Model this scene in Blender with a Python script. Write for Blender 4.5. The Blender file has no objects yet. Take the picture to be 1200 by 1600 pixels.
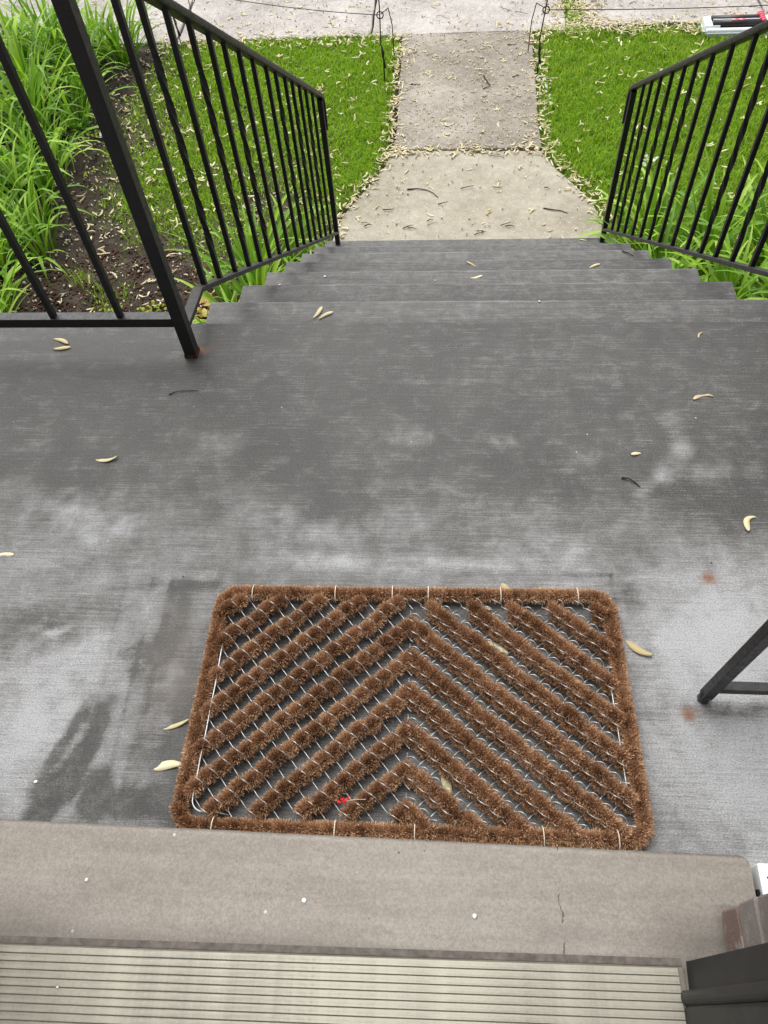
import bpy, bmesh, math, random
import numpy as np
from mathutils import Vector, Matrix, Euler, noise as mnoise
random.seed(11); rng = np.random.default_rng(11)
SC = bpy.context.scene; COL = SC.collection
# ------------------------------------------------------------------ camera, sky, sun, exposure
H = 1.27; F = 1190.39
RM = [[0.9968090850, 0.0159323204, -0.0782164253], [0.0565670728, -0.8323480882, 0.5513590720], [-0.0563188629, -0.5540242062, -0.8305933810]]
cam = bpy.data.cameras.new('camera'); camo = bpy.data.objects.new('camera', cam); COL.objects.link(camo)
cam.sensor_fit = 'VERTICAL'; cam.sensor_height = 36.0; cam.lens = 36.0 * F / 1600.0; cam.clip_start = 0.02; cam.clip_end = 500
M4 = Matrix.Identity(4)
for i in range(3):
    M4[i][0] = RM[i][0]; M4[i][1] = -RM[i][1]; M4[i][2] = -RM[i][2]
M4[2][3] = H; camo.matrix_world = M4; SC.camera = camo
W = bpy.data.worlds.new('World'); SC.world = W; W.use_nodes = True
wn = W.node_tree.nodes; wl = W.node_tree.links
sky = wn.new('ShaderNodeTexSky'); sky.sky_type = 'NISHITA'; sky.sun_disc = False
SUN_EL, SUN_ROT = math.radians(62), math.radians(-28)
sky.sun_elevation = SUN_EL; sky.sun_rotation = SUN_ROT; sky.dust_density = 4.0; sky.air_density = 1.0; sky.ozone_density = 1.0
hs = wn.new('ShaderNodeHueSaturation'); hs.inputs['Saturation'].default_value = 0.16   # overcast: almost white sky
wl.new(sky.outputs[0], hs.inputs['Color']); wl.new(hs.outputs[0], wn['Background'].inputs[0]); wn['Background'].inputs[1].default_value = 0.15
sun = bpy.data.lights.new('sun', 'SUN'); sun.energy = 0.9; sun.angle = math.radians(75); sun.color = (1, .97, .92)
suno = bpy.data.objects.new('sun', sun); COL.objects.link(suno)
sd = Vector((math.sin(SUN_ROT) * math.cos(SUN_EL), math.cos(SUN_ROT) * math.cos(SUN_EL), math.sin(SUN_EL)))
suno.rotation_euler = sd.to_track_quat('Z', 'Y').to_euler()
SC.view_settings.view_transform = 'Standard'; SC.view_settings.look = 'None'; SC.view_settings.exposure = 0.90; SC.view_settings.gamma = 1

GZ = -1.56                                   # level of the front garden below the porch
def at(px, py, z=0.0):                       # where the sight line through a photo pixel meets the level z
    v = (px - 600, py - 800, F)
    d = [sum(RM[i][k] * v[k] for k in range(3)) for i in range(3)]
    t = (z - H) / d[2]
    return Vector((d[0] * t, d[1] * t, z))
# ------------------------------------------------------------------ node helpers
def mat(name, rough=.7, spec=.3):
    m = bpy.data.materials.new(name); m.use_nodes = True
    b = m.node_tree.nodes['Principled BSDF']; b.inputs['Roughness'].default_value = rough
    b.inputs['Specular IOR Level'].default_value = spec
    return m, m.node_tree.nodes, m.node_tree.links, b
def tex(n, l, scale, detail=4, rough=.6, stretch=None, vec='Object', dist=0):
    tc = n.new('ShaderNodeTexCoord'); t = n.new('ShaderNodeTexNoise')
    t.inputs['Scale'].default_value = scale; t.inputs['Detail'].default_value = detail; t.inputs['Roughness'].default_value = rough
    t.inputs['Distortion'].default_value = dist
    if stretch:
        mp = n.new('ShaderNodeMapping'); mp.inputs['Scale'].default_value = stretch
        l.new(tc.outputs[vec], mp.inputs[0]); l.new(mp.outputs[0], t.inputs[0])
    else: l.new(tc.outputs[vec], t.inputs[0])
    return t.outputs['Fac']
def ramp(n, l, src, stops, interp='LINEAR'):
    r = n.new('ShaderNodeValToRGB'); r.color_ramp.interpolation = interp
    e = r.color_ramp.elements
    while len(e) < len(stops): e.new(.5)
    for i, (p, c) in enumerate(stops):
        e[i].position = p; e[i].color = (*c, 1) if len(c) == 3 else c
    l.new(src, r.inputs[0]); return r.outputs[0]
def mathn(n, l, op, a, b, clamp=False):
    m = n.new('ShaderNodeMath'); m.operation = op; m.use_clamp = clamp
    for i, v in enumerate((a, b)):
        if isinstance(v, (int, float)): m.inputs[i].default_value = v
        else: l.new(v, m.inputs[i])
    return m.outputs[0]
def mix(n, l, fac, a, b, mode='MIX'):
    m = n.new('ShaderNodeMix'); m.data_type = 'RGBA'; m.blend_type = mode
    for sock, v in ((m.inputs[0], fac), (m.inputs[6], a), (m.inputs[7], b)):
        if isinstance(v, (int, float)): sock.default_value = v
        elif isinstance(v, tuple): sock.default_value = (*v, 1)
        else: l.new(v, sock)
    return m.outputs[2]
def bump(n, l, b, h, strength=.4, dist=.002):
    bp = n.new('ShaderNodeBump'); bp.inputs['Strength'].default_value = strength; bp.inputs['Distance'].default_value = dist
    l.new(h, bp.inputs['Height']); l.new(bp.outputs[0], b.inputs['Normal'])
def attr(n, name):
    a = n.new('ShaderNodeAttribute'); a.attribute_name = name; return a.outputs['Fac']
def objrand(n): return n.new('ShaderNodeObjectInfo').outputs['Random']
def simple(name, col, rough=.6, spec=.3, var=.15, scale=40, metal=0, bmp=0):
    m, n, l, b = mat(name, rough, spec); t = tex(n, l, scale)
    lo = tuple(c * (1 - var) for c in col); hi = tuple(min(1, c * (1 + var)) for c in col)
    l.new(ramp(n, l, t, [(.3, lo), (.7, hi)]), b.inputs['Base Color']); b.inputs['Metallic'].default_value = metal
    if bmp: bump(n, l, b, t, bmp)
    return m
# ------------------------------------------------------------------ materials
def concrete_painted(name):
    """grey porch paint worn through to pale concrete: 'wear' is how much of the paint is gone, thresholded by broom lines and grain"""
    m, n, l, b = mat(name, .62, .35)
    broom = tex(n, l, 1, 5, .75, (7, 260, 7)); broom2 = tex(n, l, 1, 3, .6, (30, 620, 30))
    grain = tex(n, l, 480, 2, .6); g2 = tex(n, l, 170, 4, .75); blot = tex(n, l, 26, 6, .68, None, 'Object', .5); big = tex(n, l, 4, 6, .65, None, 'Object', .6)
    w = attr(n, 'wear'); d = attr(n, 'damp')
    N = mathn(n, l, 'MULTIPLY', broom, .30)
    for s, k in ((broom2, .16), (grain, .24), (g2, .18), (blot, .28)): N = mathn(n, l, 'ADD', N, mathn(n, l, 'MULTIPLY', s, k))
    N = mathn(n, l, 'ADD', mathn(n, l, 'MULTIPLY', mathn(n, l, 'SUBTRACT', N, .58), 3.4), .42)          # spread to about 0..1
    dn = mathn(n, l, 'MULTIPLY', d, mathn(n, l, 'ADD', mathn(n, l, 'MULTIPLY', mathn(n, l, 'ADD', blot, g2), .9), .10))
    we = mathn(n, l, 'SUBTRACT', w, mathn(n, l, 'MULTIPLY', dn, .55))
    cov = mathn(n, l, 'ADD', mathn(n, l, 'MULTIPLY', mathn(n, l, 'SUBTRACT', we, N), 1.7), .42, True)  # crisp worn spots
    f = mathn(n, l, 'ADD', mathn(n, l, 'MULTIPLY', we, .40), mathn(n, l, 'MULTIPLY', cov, .48))
    f = mathn(n, l, 'ADD', f, mathn(n, l, 'MULTIPLY', mathn(n, l, 'SUBTRACT', N, .42), -.10))
    f = mathn(n, l, 'ADD', f, mathn(n, l, 'MULTIPLY', mathn(n, l, 'SUBTRACT', big, .5), .13))
    f = mathn(n, l, 'SUBTRACT', f, mathn(n, l, 'MULTIPLY', dn, .07)); f = mathn(n, l, 'ADD', mathn(n, l, 'MAXIMUM', f, .025), mathn(n, l, 'ADD', mathn(n, l, 'MULTIPLY', mathn(n, l, 'SUBTRACT', g2, .5), .20), mathn(n, l, 'MULTIPLY', mathn(n, l, 'SUBTRACT', blot, .46), mathn(n, l, 'ADD', mathn(n, l, 'MULTIPLY', d, .42), .06))), True)
    c = ramp(n, l, f, [(0, (.030, .029, .027)), (.14, (.103, .101, .095)), (.40, (.188, .188, .185)), (.9, (.385, .390, .395))])
    gr = tex(n, l, 310, 2, .65, (1, 1.5, 1)); f2 = mathn(n, l, 'MULTIPLY', mathn(n, l, 'SUBTRACT', gr, .5), mathn(n, l, 'ADD', mathn(n, l, 'MULTIPLY', f, 1.5), .30)); f = mathn(n, l, 'ADD', f, f2, True); l.new(f, n['Color Ramp'].inputs[0])
    pv = n.new('ShaderNodeTexVoronoi'); pv.inputs['Scale'].default_value = 42; tcp = n.new('ShaderNodeTexCoord'); l.new(tcp.outputs['Object'], pv.inputs[0]); ps = n.new('ShaderNodeSeparateColor'); l.new(pv.outputs['Color'], ps.inputs[0])
    c = mix(n, l, mathn(n, l, 'MULTIPLY', mathn(n, l, 'LESS_THAN', ps.outputs[0], .012), mathn(n, l, 'LESS_THAN', pv.outputs['Distance'], .09)), c, (.02, .018, .016))
    c = mix(n, l, mathn(n, l, 'MULTIPLY', mathn(n, l, 'LESS_THAN', ps.outputs[1], .035), mathn(n, l, 'LESS_THAN', pv.outputs['Distance'], .07)), c, (.42, .41, .39))
    c = mix(n, l, .55, c, ramp(n, l, mathn(n, l, 'ADD', mathn(n, l, 'MULTIPLY', grain, .6), mathn(n, l, 'MULTIPLY', tex(n, l, 900, 1, .5), .4)), [(.36, (.42,) * 3), (.5, (.95,) * 3), (.64, (1.0,) * 3)]), 'MULTIPLY')
    r = attr(n, 'rust'); c = mix(n, l, mathn(n, l, 'MULTIPLY', r, mathn(n, l, 'ADD', g2, .40), True), c, (.17, .075, .036))
    br = attr(n, 'soil'); c = mix(n, l, mathn(n, l, 'MULTIPLY', br, mathn(n, l, 'ADD', blot, .15), True), c, (.105, .085, .072))
    l.new(c, b.inputs['Base Color']); l.new(ramp(n, l, f, [(0, (.5,) * 3), (.6, (.85,) * 3)]), b.inputs['Roughness'])
    bump(n, l, b, mathn(n, l, 'ADD', mathn(n, l, 'ADD', broom, broom2), mathn(n, l, 'MULTIPLY', grain, .8)), .5, .0012)
    return m
M_porch = concrete_painted('porch_paint'); M_step = M_porch
def concrete_raw(name, lo, mid, hi, speck=.5, sc=1.0):
    m, n, l, b = mat(name, .9, .2)
    big = tex(n, l, 1.6 * sc, 5, .65); med = tex(n, l, 22 * sc, 6, .75); fine = tex(n, l, 150, 4, .8)
    k = mathn(n, l, 'ADD', mathn(n, l, 'MULTIPLY', big, .5), mathn(n, l, 'MULTIPLY', med, .28))
    k = mathn(n, l, 'ADD', k, mathn(n, l, 'MULTIPLY', fine, .32))
    c = ramp(n, l, k, [(.42, lo), (.55, mid), (.67, hi)])
    fl_ = tex(n, l, 48, 3, .6); c = mix(n, l, mathn(n, l, 'MULTIPLY', mathn(n, l, 'MULTIPLY', mathn(n, l, 'SUBTRACT', fl_, .60), 9, True), speck * .55), c, (hi[0] * 1.25, hi[1] * 1.22, hi[2] * 1.2))
    v = n.new('ShaderNodeTexVoronoi'); v.inputs['Scale'].default_value = 75; v.feature = 'F1'
    tc = n.new('ShaderNodeTexCoord'); l.new(tc.outputs['Object'], v.inputs[0])
    vr = n.new('ShaderNodeSeparateColor'); l.new(v.outputs['Color'], vr.inputs[0])
    spot = mathn(n, l, 'MULTIPLY', mathn(n, l, 'GREATER_THAN', vr.outputs[0], 1 - speck * .35), mathn(n, l, 'LESS_THAN', v.outputs['Distance'], .36))
    c = mix(n, l, mathn(n, l, 'MULTIPLY', spot, .6), c, (hi[0] * 1.15, hi[1] * 1.12, hi[2] * 1.08))
    dk = mathn(n, l, 'MULTIPLY', mathn(n, l, 'LESS_THAN', vr.outputs[0], speck * .22), mathn(n, l, 'LESS_THAN', v.outputs['Distance'], .33))
    c = mix(n, l, mathn(n, l, 'MULTIPLY', dk, .55), c, (lo[0] * .55, lo[1] * .52, lo[2] * .5))
    l.new(c, b.inputs['Base Color']); bump(n, l, b, mathn(n, l, 'ADD', fine, med), .6, .004)
    return m
M_walk_new = concrete_raw('walk_concrete_pale', (.23, .205, .155), (.345, .315, .25), (.46, .43, .36), .35)
M_walk_old = concrete_raw('walk_concrete_weathered', (.135, .118, .094), (.245, .218, .180), (.38, .35, .305), 1.1)
M_sidewalk = concrete_raw('sidewalk_concrete', (.22, .20, .18), (.37, .342, .315), (.50, .475, .45), 1.0)
def sill_mat():
    m, n, l, b = mat('sill_stone', .85, .2)
    big = tex(n, l, 5, 5, .6, (1, 2, 1)); fine = tex(n, l, 270, 4, .85); lay = tex(n, l, 1, 4, .6, (4, 60, 4)); mid = tex(n, l, 60, 4, .7)
    k = mathn(n, l, 'ADD', mathn(n, l, 'ADD', mathn(n, l, 'MULTIPLY', big, .20), .06), mathn(n, l, 'ADD', mathn(n, l, 'MULTIPLY', fine, .56), .06))
    k = mathn(n, l, 'SUBTRACT', k, .07); k = mathn(n, l, 'ADD', k, mathn(n, l, 'MULTIPLY', lay, .2)); k = mathn(n, l, 'ADD', k, mathn(n, l, 'MULTIPLY', mid, .12))
    c = ramp(n, l, k, [(.34, (.110, .096, .081)), (.55, (.212, .189, .163)), (.74, (.325, .298, .262))])
    pv = n.new('ShaderNodeTexVoronoi'); pv.inputs['Scale'].default_value = 55; tcp = n.new('ShaderNodeTexCoord'); l.new(tcp.outputs['Object'], pv.inputs[0]); ps = n.new('ShaderNodeSeparateColor'); l.new(pv.outputs['Color'], ps.inputs[0])
    pit = mathn(n, l, 'MULTIPLY', mathn(n, l, 'GREATER_THAN', ps.outputs[0], .93), mathn(n, l, 'LESS_THAN', pv.outputs['Distance'], .13)); c = mix(n, l, mathn(n, l, 'MULTIPLY', pit, .7), c, (.06, .052, .045))
    chip = mathn(n, l, 'MULTIPLY', mathn(n, l, 'LESS_THAN', ps.outputs[1], .05), mathn(n, l, 'LESS_THAN', pv.outputs['Distance'], .12)); c = mix(n, l, mathn(n, l, 'MULTIPLY', chip, .7), c, (.55, .52, .48))
    # hairline crack
    tc = n.new('ShaderNodeTexCoord'); sx = n.new('ShaderNodeSeparateXYZ'); l.new(tc.outputs['Object'], sx.inputs[0])
    wob = tex(n, l, 30, 4, .7)
    x = mathn(n, l, 'ADD', sx.outputs[0], mathn(n, l, 'MULTIPLY', wob, .022))
    x = mathn(n, l, 'ABSOLUTE', mathn(n, l, 'SUBTRACT', x, .176), 0)
    brk = mathn(n, l, 'GREATER_THAN', tex(n, l, 38, 2, .5), .52)
    cr = mathn(n, l, 'MULTIPLY', mathn(n, l, 'LESS_THAN', x, .0009), brk)
    c = mix(n, l, mathn(n, l, 'MULTIPLY', cr, .8), c, (.05, .045, .04))
    dirt = attr(n, 'dirt')
    c = mix(n, l, mathn(n, l, 'MULTIPLY', dirt, mathn(n, l, 'ADD', mid, .2), True), c, (.075, .066, .058))
    l.new(c, b.inputs['Base Color']); bump(n, l, b, mathn(n, l, 'ADD', fine, mid), .5, .0012)
    return m
M_sill = sill_mat()
def iron_mat():
    m, n, l, b = mat('black_iron_paint', .42, .5)
    t = tex(n, l, 90, 5, .7); t2 = tex(n, l, 14, 5, .7)
    l.new(ramp(n, l, t2, [(.35, (.005, .005, .006)), (.60, (.009, .009, .010)), (.78, (.032, .030, .028))]), b.inputs['Base Color'])
    l.new(ramp(n, l, t, [(.3, (.34,) * 3), (.7, (.62,) * 3)]), b.inputs['Roughness']); bump(n, l, b, t, .25, .001)
    return m
M_iron = iron_mat()
M_rail = simple('sky_lit_rail_paint', (.030, .029, .028), .6, .4, .5, 60, bmp=.3)  # iron paint lightened to carry the sky's reflection on the bars
M_rustfoot = simple('rusty_iron', (.05, .022, .012), .85, .2, .7, 120, bmp=.4)
def alu_mat(name, base):
    m, n, l, b = mat(name, .48, .5); b.inputs['Metallic'].default_value = .55
    s = tex(n, l, 1, 4, .7, (3, 260, 60)); d = tex(n, l, 9, 5, .7); fn = tex(n, l, 300, 2, .6)
    k = mathn(n, l, 'ADD', mathn(n, l, 'MULTIPLY', s, .4), mathn(n, l, 'ADD', mathn(n, l, 'MULTIPLY', d, .45), mathn(n, l, 'MULTIPLY', fn, .15)))
    l.new(ramp(n, l, k, [(.38, tuple(c * .58 for c in base)), (.52, tuple(c * .9 for c in base)), (.66, tuple(c * 1.12 for c in base))]), b.inputs['Base Color'])
    bump(n, l, b, s, .15, .0006); return m
M_alu = alu_mat('threshold_aluminium', (.33, .312, .255)); M_groove = simple('groove_dirt', (.14, .132, .105), .9, .1)
M_frame = simple('dark_frame_paint', (.014, .0135, .014), .55, .4, .35, 25, bmp=.15)
M_gap = simple('joint_shadow_mortar', (.115, .10, .088), .95, .1, .35, 80, bmp=.4)
M_mortar = simple('mortar', (.19, .155, .12), .95, .1, .4, 90, bmp=.6)
def brick_mat():
    m, n, l, b = mat('brick_clay', .85, .2)
    r = n.new('ShaderNodeObjectInfo').outputs['Color']
    t = tex(n, l, 45, 6, .7); g = tex(n, l, 300, 3, .7)
    c = mix(n, l, mathn(n, l, 'MULTIPLY', t, .75), r, (.10, .08, .075)); c = mix(n, l, mathn(n, l, 'MULTIPLY', g, .35), c, (.33, .29, .26)); sm_ = tex(n, l, 28, 5, .7); c = mix(n, l, mathn(n, l, 'MULTIPLY', mathn(n, l, 'MULTIPLY', mathn(n, l, 'SUBTRACT', sm_, .54), 12, True), .7), c, (.27, .245, .215))
    l.new(c, b.inputs['Base Color']); bump(n, l, b, mathn(n, l, 'ADD', t, g), .6, .002); return m
M_brick = brick_mat()
M_white = simple('white_board_paint', (.78, .79, .78), .5, .4, .04, 30)
M_slit = simple('slit_black', (.012, .012, .012), .9, .1)
def bristle_mat():
    m, n, l, b = mat('coir_bristle', .75, .25)
    a = attr(n, 'rnd'); o = objrand(n)
    k = mathn(n, l, 'ADD', mathn(n, l, 'MULTIPLY', a, .8), mathn(n, l, 'MULTIPLY', o, .2))
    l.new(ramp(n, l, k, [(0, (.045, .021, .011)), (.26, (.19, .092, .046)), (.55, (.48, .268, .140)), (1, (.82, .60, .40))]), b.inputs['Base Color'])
    return m
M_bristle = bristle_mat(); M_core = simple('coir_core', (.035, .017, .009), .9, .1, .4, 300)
M_wire = simple('galvanised_wire', (.46, .455, .44), .40, .5, .35, 160, metal=.7)
M_tie = simple('pale_twine', (.62, .55, .44), .8, .2)
def leaf_mat(name, cols, trans=.35):
    m, n, l, b = mat(name, .50, .3)
    a = n.new('ShaderNodeMath'); a.operation = 'FRACT'
    o = objrand(n); rn = attr(n, 'rnd')
    s = mathn(n, l, 'FRACT', mathn(n, l, 'ADD', o, rn), 0)
    c = ramp(n, l, s, [(i / (len(cols) - 1), q) for i, q in enumerate(cols)])
    t = attr(n, 'tip'); c = mix(n, l, mathn(n, l, 'MULTIPLY', t, .35), c, cols[-1])
    l.new(c, b.inputs['Base Color'])
    tr = n.new('ShaderNodeBsdfTranslucent'); ms = n.new('ShaderNodeMixShader'); ms.inputs[0].default_value = trans
    l.new(c, tr.inputs[0]); l.new(b.outputs[0], ms.inputs[1]); l.new(tr.outputs[0], ms.inputs[2])
    l.new(ms.outputs[0], n['Material Output'].inputs['Surface']); return m
M_grass = leaf_mat('lawn_blade', [(.11, .245, .008), (.215, .43, .010), (.30, .48, .014), (.17, .36, .010), (.30, .50, .02), (.42, .53, .07)], .5)
M_daylily = leaf_mat('strap_leaf', [(.05, .15, .008), (.19, .40, .014), (.10, .26, .016), (.30, .52, .018), (.36, .53, .09)], .36)
M_lime = leaf_mat('lime_leaf', [(.22, .30, .015), (.32, .38, .02), (.26, .36, .03)], .3)
M_dryleaf = leaf_mat('dry_leaf', [(.55, .34, .07), (.62, .44, .12), (.40, .20, .07), (.68, .54, .20)], .2)
M_pale = leaf_mat('pale_leaf', [(.45, .55, .50), (.6, .66, .6)], .2)
def pod_mat():
    m, n, l, b = mat('seed_pod_skin', .6, .3)
    t = attr(n, 'tip'); o = objrand(n); r = attr(n, 'rnd')
    s = mathn(n, l, 'FRACT', mathn(n, l, 'ADD', o, r), 0)
    c = ramp(n, l, s, [(0, (.54, .48, .29)), (.35, (.64, .58, .40)), (.6, (.46, .40, .22)), (.8, (.38, .29, .16)), (1, (.68, .62, .46))])
    c = mix(n, l, mathn(n, l, 'MULTIPLY', t, .45), c, (.40, .33, .13))
    l.new(c, b.inputs['Base Color']); return m
M_pod = pod_mat()
M_twig = simple('twig_bark', (.045, .032, .024), .9, .1, .4, 150)
M_fleck = simple('white_fleck', (.75, .74, .70), .7, .2, .05)
M_red = simple('red_scrap', (.55, .015, .02), .6, .3, .1)
M_plastic_w = simple('sprinkler_white_plastic', (.74, .78, .80), .4, .4, .05)
M_plastic_g = simple('sprinkler_grey_plastic', (.36, .41, .42), .4, .4, .1)
M_plastic_k = simple('sprinkler_black_plastic', (.012, .010, .012), .35, .5, .2)
M_plastic_r = simple('sprinkler_red_plastic', (.62, .06, .10), .4, .4, .1)
def soil_mat():
    m, n, l, b = mat('garden_soil', .95, .15)
    a = tex(n, l, 9, 6, .7); f = tex(n, l, 110, 5, .8); g = tex(n, l, 2.2, 3, .5)
    k = mathn(n, l, 'ADD', mathn(n, l, 'MULTIPLY', a, .5), mathn(n, l, 'MULTIPLY', f, .5))
    c = ramp(n, l, k, [(.36, (.016, .012, .009)), (.52, (.050, .039, .030)), (.68, (.14, .112, .085))])
    th = attr(n, 'thatch'); c = mix(n, l, mathn(n, l, 'MULTIPLY', th, mathn(n, l, 'ADD', f, .25), True), c, (.11, .20, .014))
    l.new(c, b.inputs['Base Color']); bump(n, l, b, k, .9, .012); return m
M_soil = soil_mat(); M_mulch = simple('bark_mulch', (.095, .042, .028), .9, .15, .6, 8)
M_road = simple('road_asphalt', (.05, .05, .052), .9, .2, .3, 60)
# ------------------------------------------------------------------ object helpers
def link(name, me, m=None, parent=None):
    o = bpy.data.objects.new(name, me); COL.objects.link(o)
    if m and me and not me.materials: me.materials.append(m)
    if parent: o.parent = parent
    return o
def tag(o, label, cat, group=None):
    o['label'] = label; o['category'] = cat
    if group: o['group'] = group
    return o
def struct(o): o['kind'] = 'structure'; return o
def stuff(o): o['kind'] = 'stuff'; return o
def empty(name, loc=(0, 0, 0), rz=0):
    o = bpy.data.objects.new(name, None); COL.objects.link(o); o.location = loc; o.rotation_euler = (0, 0, rz); o.empty_display_size = .05; return o
class MB:
    def __init__(s): s.v = []; s.f = []
    def add(s, vs, fs):
        k = len(s.v); s.v += [tuple(v) for v in vs]; s.f += [tuple(i + k for i in f) for f in fs]
    def box(s, x0, x1, y0, y1, z0, z1):
        s.add([(x, y, z) for z in (z0, z1) for y in (y0, y1) for x in (x0, x1)], [(0, 2, 3, 1), (4, 5, 7, 6), (0, 1, 5, 4), (2, 6, 7, 3), (0, 4, 6, 2), (1, 3, 7, 5)])
    def sweep(s, pts, prof, up=(0, 0, 1), twist=None, closed=False, caps=True):
        """profile (list of (a,b): a along side axis, b along up axis) swept along pts"""
        pts = [Vector(p) for p in pts]; n = len(pts); k = len(prof); vs = []
        for i, p in enumerate(pts):
            d = (pts[(i + 1) % n] - pts[i - 1]) if closed else (pts[min(i + 1, n - 1)] - pts[max(i - 1, 0)])
            d.normalize(); u = Vector(up)
            if abs(d.dot(u)) > .97: u = Vector((0, 1, 0)) if abs(d.y) < .9 else Vector((1, 0, 0))
            side = d.cross(u).normalized(); u2 = side.cross(d).normalized()
            t = twist[i] if twist else 0; c, sn = math.cos(t), math.sin(t)
            for a, b in prof:
                vs.append(p + side * (a * c - b * sn) + u2 * (a * sn + b * c))
        fs = []
        for i in range(n if closed else n - 1):
            j = (i + 1) % n
            for q in range(k): fs.append((i * k + q, i * k + (q + 1) % k, j * k + (q + 1) % k, j * k + q))
        if caps and not closed: fs.append(tuple(range(k))[::-1]); fs.append(tuple((n - 1) * k + q for q in range(k)))
        s.add(vs, fs)
    def mesh(s, name, m=None, smooth=False):
        me = bpy.data.meshes.new(name); me.from_pydata(s.v, [], s.f); me.update()
        bm = bmesh.new(); bm.from_mesh(me); bmesh.ops.recalc_face_normals(bm, faces=bm.faces); bm.to_mesh(me); bm.free()
        if smooth: me.polygons.foreach_set('use_smooth', [True] * len(me.polygons))
        if m: me.materials.append(m)
        return me
    def build(s, name, m, parent=None, smooth=False, bevel=0, seg=2):
        o = link(name, s.mesh(name, m, smooth), None, parent)
        if bevel:
            b = o.modifiers.new('bevel', 'BEVEL'); b.width = bevel; b.segments = seg; b.limit_method = 'ANGLE'
        return o
def circ(r, k=6, ph=0): return [(r * math.cos(2 * math.pi * i / k + ph), r * math.sin(2 * math.pi * i / k + ph)) for i in range(k)]
def sq(a, b=None): b = a if b is None else b; return [(-a, -b), (a, -b), (a, b), (-a, b)]
def npmesh(name, v, polys, m=None, smooth=False, **attrs):
    """v (n,3); polys: list of (m,k) index arrays"""
    me = bpy.data.meshes.new(name); me.vertices.add(len(v)); me.vertices.foreach_set('co', np.asarray(v, np.float32).ravel())
    loops = np.concatenate([p.ravel() for p in polys]).astype(np.int32)
    tot = np.concatenate([np.full(len(p), p.shape[1]) for p in polys]).astype(np.int32)
    st = np.concatenate([[0], np.cumsum(tot)[:-1]]).astype(np.int32)
    me.loops.add(len(loops)); me.loops.foreach_set('vertex_index', loops)
    me.polygons.add(len(tot)); me.polygons.foreach_set('loop_start', st); me.polygons.foreach_set('loop_total', tot)
    for k, a in attrs.items():
        at_ = me.attributes.new(k, 'FLOAT', 'POINT'); at_.data.foreach_set('value', np.asarray(a, np.float32))
    if smooth: me.polygons.foreach_set('use_smooth', np.ones(len(tot), bool))
    me.update(calc_edges=True); me.validate()
    if m: me.materials.append(m)
    return me
def gridmesh(x0, x1, y0, y1, nx, ny):
    X, Y = np.meshgrid(np.linspace(x0, x1, nx), np.linspace(y0, y1, ny)); X = X.ravel(); Y = Y.ravel()
    i = (np.arange(ny - 1)[:, None] * nx + np.arange(nx - 1)[None, :]).ravel()
    return X, Y, np.stack([i, i + 1, i + nx + 1, i + nx], 1)
def vnoise(x, y, sc, seed=0):
    """smooth value noise for numpy arrays, 0..1"""
    x = np.asarray(x) * sc + 57.3 * seed + 1000; y = np.asarray(y) * sc + 31.7 * seed + 1000
    xi = np.floor(x).astype(np.int64); yi = np.floor(y).astype(np.int64); fx = x - xi; fy = y - yi
    fx = fx * fx * (3 - 2 * fx); fy = fy * fy * (3 - 2 * fy)
    def h(a, b): 
        q = np.sin(a * 127.1 + b * 311.7 + seed * 17.0) * 43758.5453; return q - np.floor(q)
    return (h(xi, yi) * (1 - fx) + h(xi + 1, yi) * fx) * (1 - fy) + (h(xi, yi + 1) * (1 - fx) + h(xi + 1, yi + 1) * fx) * fy
def fbm(x, y, sc, seed=0, o=4):
    s = 0; a = .5; t = 0
    for k in range(o): s = s + a * vnoise(x, y, sc * 2 ** k, seed + k); t += a; a *= .55
    return s / t
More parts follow.
